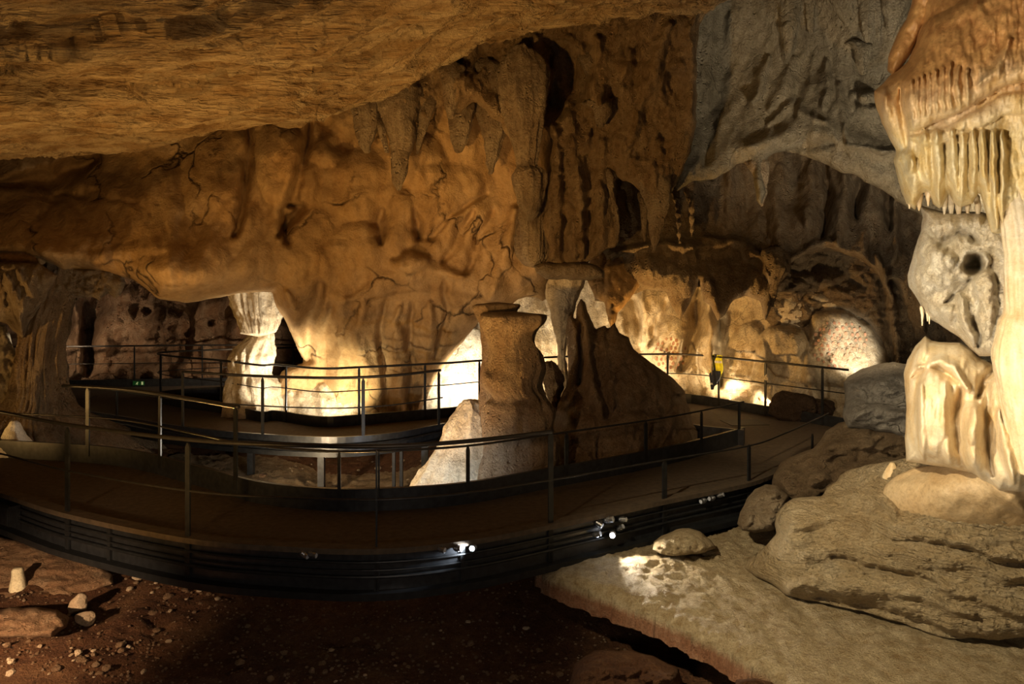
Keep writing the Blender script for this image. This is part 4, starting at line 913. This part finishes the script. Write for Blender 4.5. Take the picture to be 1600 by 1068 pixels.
# rock between pedestal and curtains
o = sheet('dripstone_rock', [(1436,320),(1470,330),(1530,330),(1620,350),(1620,560),(1530,556),(1516,545),(1500,528),(1480,515),(1466,505),(1452,498),(1440,480),(1430,462),(1420,448),(1418,430),(1424,408),(1430,385),(1440,360),(1442,340)],
    [(1436,330,6.2),(1425,430,6.3),(1470,400,6.0),(1540,350,5.9),(1540,540,5.8),(1470,500,6.2),(1500,430,5.95)], .35, 26, 2.0, M['crag'],
    feats=[('b',1522,412,17,18,-.45),('b',1535,405,14,12,.12),('r',[(1445,360),(1470,380),(1500,362),(1530,378)],8,-.12),('b',1470,420,34,34,.14),('b',1540,470,20,60,.2),('r',[(1500,460),(1510,500),(1520,540)],9,.16),('r',[(1480,470),(1495,455),(1520,435)],8,-.12),('b',1440,440,18,30,.1),('r',[(1525,470),(1530,540)],5,-.1),('b',1480,490,18,16,.12)],
    noises=[(50,60,.14,4,'f'),(22,34,.05,4,'b'),(8,14,.018,4,'f')], seed=84, warp=(8,30), fray=1.5)
tag(o, 'craggy ivory rock with a dark hole under the honey curtains', 'rock formation')
# tall white column right edge
o = stal('column', [(130,1580,1632),(200,1574,1630),(300,1572,1628),(400,1574,1626),(480,1574,1628),(500,1568,1634),(530,1562,1640),(560,1558,1650),(600,1564,1650),(680,1580,1650),(740,1590,1650)], 5.15, M['ivory'], nseg=80, flute=(12,.05), nz=(.14,.012), seed=85, step=3, root=.4)
tag(o, 'slim smooth white column running down the right edge of the picture', 'column')
# curtains: two tiers of drapery
o = sheet('flowstone_drapery', [(1452,-40),(2150,-60),(2150,330),(1590,345),(1562,366),(1548,364),(1540,330),(1530,300),(1520,318),(1500,324),(1492,318),(1482,300),(1474,322),(1468,326),(1458,318),(1450,300),(1442,302),(1434,318),(1430,328),(1416,318),(1408,300),(1400,268),(1396,250),(1400,236),(1388,212),(1378,192),(1370,172),(1366,152),(1366,142),(1380,130),(1390,118),(1404,108),(1418,96),(1430,70),(1436,40),(1440,10)],
    [(1366,150,6.2),(1400,250,6.1),(1430,320,6.1),(1440,40,6.3),(1480,100,5.8),(1480,200,5.75),(1500,310,5.75),(1560,80,5.6),(1560,200,5.5),(1560,350,5.6),(1700,100,5.2),(1700,280,5.3),(1500,0,6.0)], .40, 30, 1.9, M['honey'],
    feats=[('o',[(1410,100),(1440,40),(1490,10),(1560,-20),(1820,-60),(1820,110),(1600,128),(1545,150),(1500,176),(1460,192),(1424,206),(1412,180),(1406,150)],22,.22),
           ('o',[(1420,214),(1480,196),(1545,160),(1600,140),(1820,120),(1820,200),(1600,180),(1540,196),(1500,210),(1450,230)],12,.10)]
          +[('r',[(x,104+dy),(x+1,150),(x+2,186-(x-1420)*.25)],4.5,.055) for x, dy in ((1424,22),(1433,18),(1442,14),(1452,10),(1462,6),(1473,0),(1484,-6),(1497,0),(1510,4))]
          +[('r',[(x,205),(x+1,260),(x+a,b)],w,h) for x, a, b, w, h in ((1444,8,300,8,.10),(1464,4,318,9,.14),(1488,8,312,9,.13),(1503,0,315,7,.10),(1520,2,305,8,.13),(1536,6,350,8,.15),(1552,4,360,7,.14),(1566,0,352,5,.10))]
          +[('r',[(x,225),(x+2,300)],3.,-.05) for x in (1454,1476,1497,1511,1528,1544,1560)]
          +[('r',[(1382,140),(1384,190),(1402,250)],10,.08),('r',[(1405,140),(1410,190),(1416,230)],6,-.08),('r',[(1410,240),(1424,250),(1420,270)],10,.12),('r',[(1424,250),(1430,290),(1440,318)],7,.08),('r',[(1575,60),(1560,110),(1530,130)],8,.06)],
    noises=[(60,60,.06,3,'f'),(16,60,.025,3,'b'),(8,12,.012,4,'f')], seed=86, warp=(4,30), fray=1.2)
tag(o, 'honey and white flowstone draperies hanging in fluted tiers at right', 'flowstone')
o = sheet('rock_curtain', [(1432,-40),(1450,-30),(1500,-40),(1480,0),(1460,22),(1440,50),(1424,84),(1410,104),(1396,120),(1386,110),(1388,90),(1396,68),(1404,48),(1416,30),(1424,8)], [(1432,0,6.3),(1400,100,6.3),(1480,-20,6.2)], .2, 14, 1.9, M['honey'], noises=[(20,30,.04,3,'f'),(8,10,.012,3,'f')], seed=87, fray=1.)
tag(o, 'thin golden rock fold behind the upper left shoulder of the draperies', 'flowstone')
G2 = 'small white stalactites under the honey curtains'
for k, (u, v0, v1, w, Y) in enumerate([(1421,300,326,7,6.0),(1436,305,330,8,5.95),(1450,298,322,6,5.9),(1476,310,338,6,5.85),(1486,312,345,7,5.85),(1498,315,348,7,5.8),(1512,312,342,7,5.8),(1528,318,352,6,5.75)]):
    st([(v0-18,u-w,u+w),(v0,u-w*.8,u+w*.8),((v0+v1)/2,u-w*.5,u+w*.5),(v1,u-1,u+1)], Y, 'small white stalactite in the fringe under the honey curtains', 90+k, 'ivory', G2, nseg=20, nz=(.05,.008), flute=(3,.08), root=.05)
for k, (u, v0, v1, w) in enumerate([(1441,486,510,3),(1452,492,506,2.5),(1449,490,502,2)]):
    st([(v0-8,u-w,u+w),(v0,u-w*.8,u+w*.8),(v1,u-.6,u+.6)], 6.15, 'tiny white stalactite under the craggy ivory rock', 110+k, 'ivory', 'tiny stalactites under the craggy rock', nseg=14, nz=(.05,.004), flute=(3,.05), root=.02)

# ---------------- boulders between walkway and mound
o = sheet('boulder', [(1318,598),(1324,588),(1345,577),(1370,568),(1400,566),(1430,570),(1470,590),(1470,700),(1420,690),(1390,678),(1350,672),(1325,668),(1316,650),(1322,625)],
    [(1320,620,9.6),(1400,570,9.8),(1380,670,9.0),(1460,640,9.3)], .75, 42, 2.2, M['greyrock'],
    feats=[('r',[(1330,620),(1370,625),(1420,640)],6,-.08),('r',[(1340,650),(1380,640),(1430,660)],10,.08),('r',[(1330,600),(1400,590)],10,.06)], noises=[(50,20,.12,4,'b',-15),(20,9,.04,4,'f',-15)], seed=91, fray=2, back=1.)
tag(o, 'big grey layered boulder left of the ivory pedestal', 'boulder')
o = sheet('boulder', [(1280,690),(1290,672),(1310,660),(1340,656),(1420,668),(1440,700),(1430,770),(1300,790),(1270,800),(1240,790),(1205,760),(1208,740),(1220,722),(1250,708),(1270,700)],
    [(1220,750,9.0),(1290,680,9.4),(1430,690,8.9),(1300,780,8.3),(1420,760,8.2)], .55, 30, 2.2, M['brownrock'],
    feats=[('r',[(1290,700),(1340,690),(1380,700)],8,.12),('r',[(1300,715),(1350,705),(1400,715)],6,-.12),('b',1235,750,26,24,.2),('g',1270,755,16,16,.2),('r',[(1240,730),(1300,720)],8,-.12)], noises=[(50,24,.18,4,'b',-10),(18,14,.05,4,'f')], seed=92, fray=2.5, back=1.)
tag(o, 'low brown layered rock between the grey boulder and the rippled slope', 'boulder')
o = sheet('boulder', [(1152,818),(1156,800),(1166,780),(1180,764),(1196,756),(1215,758),(1232,774),(1228,800),(1212,826),(1180,832),(1160,828)], [(1155,810,8.2),(1200,760,8.5),(1210,820,7.9)], .4, 20, 2., M['paleb'], noises=[(24,22,.12,4,'b'),(9,9,.03,3,'f')], seed=93, back=1.)
tag(o, 'pale brown rock at the end of the fascia beside the walkway', 'boulder')
o = sheet('boulder', [(1020,858),(1022,846),(1038,834),(1056,827),(1078,824),(1094,830),(1110,842),(1118,856),(1100,864),(1060,868),(1032,866)], [(1020,850,7.75),(1070,826,8.0),(1070,866,7.5),(1118,850,7.8)], .35, 26, 1.8, M['terrace'], noises=[(24,12,.07,4,'b'),(9,5,.025,3,'f')], seed=94, back=1.)
tag(o, 'low rounded rock lying on the pale terrace in the light pool', 'boulder')
o = boulder('boulder', (4.35*1.32, 13.55, .18), (.62, .35, .42), M['dark_rock'], 95, 5, .35)
tag(o, 'dark brown knobbly rock behind the far railing below the hand prints', 'boulder')
o = stal('stalagmite', [(722,1392,1397),(727,1388,1400),(735,1384,1402),(748,1380,1404)], 6.75, M['ivory'], nseg=24, flute=(3,.05), nz=(.1,.01), seed=96, step=1.5)
tag(o, 'tiny rounded stalagmite knob at the foot of the pedestal, left side', 'stalagmite')
# ---------------- left foreground
o = sheet('ledge_slab', [(-120,842),(0,838),(50,850),(110,872),(150,884),(176,897),(178,912),(150,920),(90,932),(40,944),(10,950),(-120,950)], [(-120,850,8.6),(0,845,8.4),(170,895,7.95),(0,945,7.35),(100,930,7.5)], .1, 14, 2., M['redslab'], feats=[('r',[(-20,930),(60,920),(130,905)],6,-.04)], noises=[(60,18,.06,4,'b'),(14,8,.015,3,'f')], seed=101)
tag(o, 'broad reddish rock slab sloping down below the walkway at far left', 'rock slab')
o = sheet('ledge_slab', [(-120,950),(0,950),(60,948),(90,952),(108,964),(105,980),(80,994),(40,996),(-120,998)], [(-120,960,6.95),(60,950,7.0),(100,975,6.75),(0,990,6.6)], .25, 12, 2., M['redslab'], noises=[(40,14,.04,4,'b'),(12,7,.015,3,'f')], seed=102)
tag(o, 'lower flat pinkish rock slab at the left edge of the picture', 'rock slab')
o = stal('stalagmite', [(887,22,34),(892,19,36),(905,18,38),(918,16,41),(925,15,42),(934,15,42)], 7.55, M['ivory2'], nseg=28, flute=(3,.05), nz=(.12,.015), seed=103, step=1.5)
tag(o, 'stubby pale stalagmite stump standing on the reddish slab', 'stalagmite')
o = sheet('boulder', [(880,1100),(900,1035),(930,1016),(980,1015),(1020,1024),(1060,1045),(1080,1100)], [(880,1090,5.9),(960,1016,6.4),(1070,1080,6.0)], .4, 26, 2.4, M['red'], noises=[(40,24,.1,4,'b'),(12,10,.02,3,'f')], seed=106, back=1.)
tag(o, 'rounded reddish boulder half in shadow at the bottom of the picture', 'boulder')
o = sheet('boulder', [(1140,1100),(1150,1062),(1180,1058),(1215,1068),(1225,1100)], [(1150,1080,5.7),(1215,1080,5.6)], .2, 16, 2.4, M['red'], noises=[(20,14,.05,4,'b')], seed=107, back=1.)
tag(o, 'small reddish rock under the terrace rim at the bottom edge', 'boulder')

# loose stones: a few shapes, copied one by one
def zg(x, y): return float(ground_z(np.array([x]), np.array([y]))[0])
for u, v, sz, tl, lab in ((122,958,(.085,.075,.13),.35,'pale upright stone beside the flat pinkish slab, upper of two'), (133,974,(.11,.08,.075),0,'pale squat stone beside the flat pinkish slab, lower of two')):
    P = gp(u, v, -.85)
    for _ in range(4): P = gp(u, v, zg(P.x, P.y))
    o = boulder('rock', (P.x, P.y, P.z+sz[2]*.6), sz, M['stone2'], 104+int(tl*10), 4, .2, tilt=tl); tag(o, lab, 'rock')
protos = []
for k in range(6):
    v, f = rock_verts(3, 200+k, .22, .7); me = bpy.data.meshes.new('stone'); me.from_pydata(v.tolist(), [], f); me.materials.append(M['stone2'] if k < 2 else M['stone']); me.polygons.foreach_set('use_smooth', [k % 2 == 0]*len(me.polygons)); protos.append(me)
rnd = random.Random(11)
def stones(n, area, smin, smax, group, label, name='stone'):
    c = 0
    while c < n:
        u, v, z0 = rnd.uniform(area[0], area[2]), rnd.uniform(area[1], area[3]), area[4]
        P = gp(u, v, z0); z = zg(P.x, P.y)
        for _ in range(4): P = gp(u, v, z); z = zg(P.x, P.y)
        s_ = smin+(smax-smin)*rnd.random()**2.2
        o = bpy.data.objects.new(name, protos[rnd.randrange(6)]); COL.objects.link(o)
        o.location = (P.x, P.y, z+s_*.25); o.scale = (s_, s_*rnd.uniform(.7, 1), s_*rnd.uniform(.6, 1)); o.rotation_euler = (0, 0, rnd.uniform(0, 6.28))
        tag(o, label, 'stone', group); c += 1
stones(26, (200,900,340,960,-.95), .025, .07, 'stones scattered under the bend of the footbridge', 'loose stone on the dark earth just below the bend of the footbridge')
stones(60, (100,965,880,1066,-1.1), .02, .055, 'stones on the red earth of the foreground', 'loose stone on the red earth along the bottom of the picture')
stones(34, (0,1000,160,1066,-1.), .015, .05, 'stones in the warm light at the bottom left', 'loose stone in the warm light at the bottom left corner')
stones(44, (330,716,660,750,-.9), .02, .08, 'stones in the pit between the two footbridges', 'loose stone in the lit pit between the two footbridges')
for u, v, s_, lab in ((405,733,.12,'tan fist sized rock in the pit left of the bridge leg'), (380,738,.08,'reddish rock beside the tan one in the pit')):
    P = gp(u, v, -.85); v_, f_ = rock_verts(4, int(u), .25)
    o = link_mesh('rock', v_*s_+np.array([P.x, P.y, -.82]), f_, M['stone2']); tag(o, lab, 'rock')
# pale rubble behind the far rail
for k, (u, v, s_) in enumerate([(1166,617,.13),(1180,612,.1),(1188,622,.11),(1201,618,.13),(1215,606,.09),(1208,624,.14),(1224,618,.1),(1172,626,.1),(1300,608,.07)]):
    P = at(u, v, 14.95-.1*(k % 3)); o = bpy.data.objects.new('stone', protos[k % 6].copy() if k == 0 else protos[k % 6]); o.data = o.data; COL.objects.link(o)
    o.location = P; o.scale = (s_, s_*.8, s_*.8); o.rotation_euler = (0, 0, k)
    tag(o, 'pale broken stone in the bright heap behind the far railing', 'stone', 'pale stones heaped behind the far railing')
# gravel: nobody could count it
def gravel():
    rs = np.random.RandomState(5); bv, bf = rock_verts(1, 301, .2); V_ = []; F_ = []; n = 0
    for k in range(2600):
        u = rs.uniform(-40, 1000); v = 880+190*rs.rand(); z = -1.0
        P = gp(u, v, z); z = -1.0
        x, y = P.x, P.y
        V_.append((x, y)); 
    XY = np.array(V_); Z = ground_z(XY[:, 0], XY[:, 1]); out = []
    for (x, y), z in zip(XY, Z):
        s_ = .006+.016*rs.rand()**2; out.append(bv*s_*np.array([1, .8+.4*rs.rand(), .7])+np.array([x, y, z+s_*.3])); F_ += [tuple(i+n for i in q) for q in bf]; n += len(bv)
    return link_mesh('gravel', np.vstack(out), F_, M['stone'])
tag(gravel(), 'fine gravel and crumbs of red earth covering the foreground ground', 'gravel', kind='stuff')

# red ochre dots painted on the back wall: thin pigment spots lying on the rock
from mathutils.bvhtree import BVHTree
def on_wall(o):
    me = o.data; M_ = o.matrix_world if o.matrix_world.translation.length else Matrix.Translation(o.location)
    return BVHTree.FromPolygons([Matrix.Translation(o.location) @ v.co for v in me.vertices], [tuple(p.vertices) for p in me.polygons])
bvh = on_wall(gw); eye = Vector((0, 0, HC))
def dots(name, pts, label, r0):
    e = None
    for u, v in pts:
        P = at(u, v, 10); h = bvh.ray_cast(eye+(P-eye).normalized()*11, (P-eye).normalized())
        if h[0] is None: continue
        n = h[1] if h[1].dot(eye-h[0]) > 0 else -h[1]
        n = (n+(eye-h[0]).normalized()*1.6).normalized()
        a = n.cross(Vector((0, 0, 1))).normalized(); b = a.cross(n); r = r0*rnd.uniform(.7, 1.15); N_ = 12; vv = []
        for k in range(N_):
            t = 6.283*k/N_; vv.append(h[0]+n*.022+a*math.cos(t)*r*.78*rnd.uniform(.85, 1.1)+b*math.sin(t)*r*rnd.uniform(.85, 1.1))
        vb = [q-n*.04 for q in vv]
        if e is None: e = empty(name, h[0], label, 'cave painting')
        mb = MB(); mb.add(vv+vb, [tuple(range(N_))]+[(k, k+N_, (k+1) % N_+N_, (k+1) % N_) for k in range(N_)])
        mb.build('paint_dot', M['ochre_paint'], e)
    return e
pts = []
for j in range(9):
    for i in range(9):
        u = 1275+i*9.4+(j % 2)*4.5+rnd.uniform(-2, 2); v = 506+j*8.2+rnd.uniform(-2, 2)
        if ((u-1308)/48)**2+((v-538)/37)**2 < 1: pts.append((u, v))
dots('dot_painting', pts, 'panel of many small red ochre dots on the brightly lit right rock face', .037)
pts = []
for j in range(7):
    for i in range(7):
        u = 1026+i*7.5+(j % 2)*3.5+rnd.uniform(-1.5, 1.5); v = 530+j*7.5+rnd.uniform(-1.5, 1.5)
        if ((u-1047)/24)**2+((v-552)/26)**2 < 1 and rnd.random() < .9: pts.append((u, v))
dots('dot_painting', pts, 'smaller cluster of red ochre dots on the lit rock left of the vest', .042)

# ================================================================== lights
WARM = (1., .54, .155); SOFT = (1., .72, .40); NEU = (1., .86, .66); COOL = (.86, .93, 1.)
def spot(loc, tgt, power, col, deg=60, blend=.6, r=.05):
    l = bpy.data.lights.new('lamp', 'SPOT'); l.energy = power; l.color = col; l.spot_size = math.radians(deg); l.spot_blend = blend; l.shadow_soft_size = r
    o = bpy.data.objects.new('lamp', l); COL.objects.link(o); o.location = loc
    o.rotation_euler = (Vector(tgt)-Vector(loc)).to_track_quat('-Z', 'Y').to_euler(); return o
def fill_light(loc, power, col, r=.05):
    l = bpy.data.lights.new('lamp', 'POINT'); l.energy = power; l.color = col; l.shadow_soft_size = r
    o = bpy.data.objects.new('lamp', l); COL.objects.link(o); o.location = loc; return o
A = lambda u, v, Y: at(u, v, Y)
# warm floods along the near bridge, plus added spots out of view
def kl(u, z=.06, back=.3, P=None):
    """just behind the kerb of the farther bridge"""
    p, d = at_u(Qr if P is None else P, u); return Vector((p.x-d.y*back, p.y+d.x*back, z))
spot((-3.6, 4.2, .4), A(420, 330, 13.3), 560, WARM, 75, .9, .2)
spot((-4.7, 10.1, -.35), (-5.2, 7.6, 5), 780, WARM, 120, .9, .05)
spot((-2.0, 8.5, -.2), (-1.5, 9.2, 6), 260, WARM, 110, .9, .05)
spot((-9.8, 8.6, .3), A(250, 260, 12), 420, WARM, 110, .9, .12)  # added off to the left, grazes ceiling and wall for relief
spot((-6.2, 6.0, .2), A(150, 120, 8), 90, WARM, 110, .9, .2)
spot((-1.6, 8.45, -.25), A(740, 150, 12.3), 420, WARM, 100, .9, .08)
spot((-2.5, 1.6, 1.2), A(900, 210, 12.3), 2300, WARM, 42, .9, .12)  # added frontal fill, evens the light on the central mass
spot((1.9, 9.75, -.2), A(980, 140, 11.2), 380, WARM, 80, .9, .06)  # added to lift the dark right side of the central mass
spot((5.2, 7.7, 2.4), A(1330, 110, 13.4), 1400, (1., .80, .55), 66, .8, .1)
spot((2.0, 12.7, .4), A(1140, 400, 15.2), 620, WARM, 95, .9, .08)
spot((-3.2, 1.4, 2.2), A(960, 600, 11), 560, (1., .6, .28), 26, .9, .12)  # added warm fill for the cone, no fixture there
# right foreground column and slope
spot((-2.2, 1.3, 2.6), A(1520, 330, 5.7), 1250, NEU, 44, .8, .08)
spot((-2.6, 2.2, 5.2), A(1400, 900, 6.2), 2700, (1., .80, .50), 46, .8, .10)
spot((-.2, 2.4, -.6), A(1480, 160, 5.7), 800, NEU, 60, .8, .05)
spot((-1.0, 1.2, 1.4), A(1370, 640, 9.3), 650, (1., .78, .5), 20, .8, .1)
# fascia lamps
spot(c_l2+Vector((-.01, -.05, .0)), A(1040, 890, 7.2), 170, NEU, 80, .8, .02)
spot(c_l1+Vector((-.02, -.05, 0)), c_l1+Vector((-1.2, .25, -.05)), 25, COOL, 90, .6, .02)
# pillar and lit wall
spot(kl(485, .08, .18), A(400, 540, 14.1), 330, NEU, 84, .9, .04)
spot(kl(440, .08, .12), A(400, 480, 14), 200, NEU, 70, .9, .03)
spot(kl(545, back=.3), A(535, 560, 14.6), 240, (1., .85, .55), 95, .9, .04)
spot(kl(500, .08, .2), A(480, 610, 14.3), 110, NEU, 120, .9, .03)
# white glare behind the broken stalagmite
spot((-.9, 14.45, .06), A(735, 560, 16.3), 560, NEU, 120, .9, .05)
spot((.9, 15.0, .06), A(880, 480, 17), 300, SOFT, 110, .9, .05)
# back wall panels
spot(kl(985), A(1040, 520, 16.2), 220, SOFT, 120, .9, .04)
spot(kl(1060), A(1050, 540, 16.), 90, NEU, 90, .9, .04)
spot(kl(1130, back=.12), A(1120, 480, 15.6), 110, SOFT, 130, .9, .04)
spot(kl(1180), A(1190, 520, 15.3), 40, SOFT, 130, .9, .04)
spot(kl(1215, back=.4), A(1225, 570, 15), 18, NEU, 130, .9, .03)
spot(A(1375, 600, 11.6), A(1318, 535, 14.8), 800, NEU, 27, .8, .04)
spot(A(1360, 600, 12.3), A(1290, 430, 15.4), 90, SOFT, 80, .9, .04)
# stalagmite foot and pit
spot((-1.35, 8.35, -.1), A(720, 720, 10.3), 110, COOL, 110, .9, .03)
spot((-3.7, 9.35, -.1), A(520, 770, 10.5), 420, SOFT, 130, .9, .03)
spot(A(470, 745, 9.2), A(300, 735, 10.5), 170, NEU, 130, .9, .03)
# left: column foot, far wall, edge
spot((-8.9, 12.9, .6), A(0, 560, 13.3), 200, NEU, 110, .9, .04)
spot((-7.9, 10.75, .1), A(70, 560, 11.7), 28, SOFT, 130, .9, .05)
spot((-11.6, 16.8, 1.3), A(180, 500, 20), 170, (1., .72, .45), 110, .9, .05)
spot((-6.25, 16.6, .9), A(250, 500, 19.8), 190, (1., .72, .45), 110, .9, .04)
# warm glow on the ground bottom left, added dim frontal fill for the fascia
spot((-4.9, 3.6, .6), (-5.0, 6.0, -1), 1100, (1., .66, .38), 62, .9, .05)
fill_light((-.5, 1.8, 1.0), 110, (1., .80, .62), .2)  # unseen point light, added to brighten the fascia
spot((5.4, 8.3, 3.4), gp(1180, 670), 260, SOFT, 60, .9, .1)

w = bpy.data.worlds.new('world'); S.world = w; w.use_nodes = True
w.node_tree.nodes['Background'].inputs[0].default_value = (1., .62, .3, 1); w.node_tree.nodes['Background'].inputs[1].default_value = .012
cam = bpy.data.cameras.new('camera'); cam.sensor_width = 36; cam.lens = F/1600*36; cam.shift_y = -(534-HZ)/1600; cam.clip_start = .05
co = bpy.data.objects.new('camera', cam); COL.objects.link(co); co.location = (0, 0, HC); co.rotation_euler = (math.pi/2, 0, 0); S.camera = co
S.view_settings.view_transform = 'Standard'; S.view_settings.look = 'None'; S.view_settings.exposure = 0.; S.view_settings.gamma = 1; S.view_settings.use_curve_mapping = False
S.cycles.max_bounces = 5; S.cycles.diffuse_bounces = 3; S.cycles.use_denoising = True
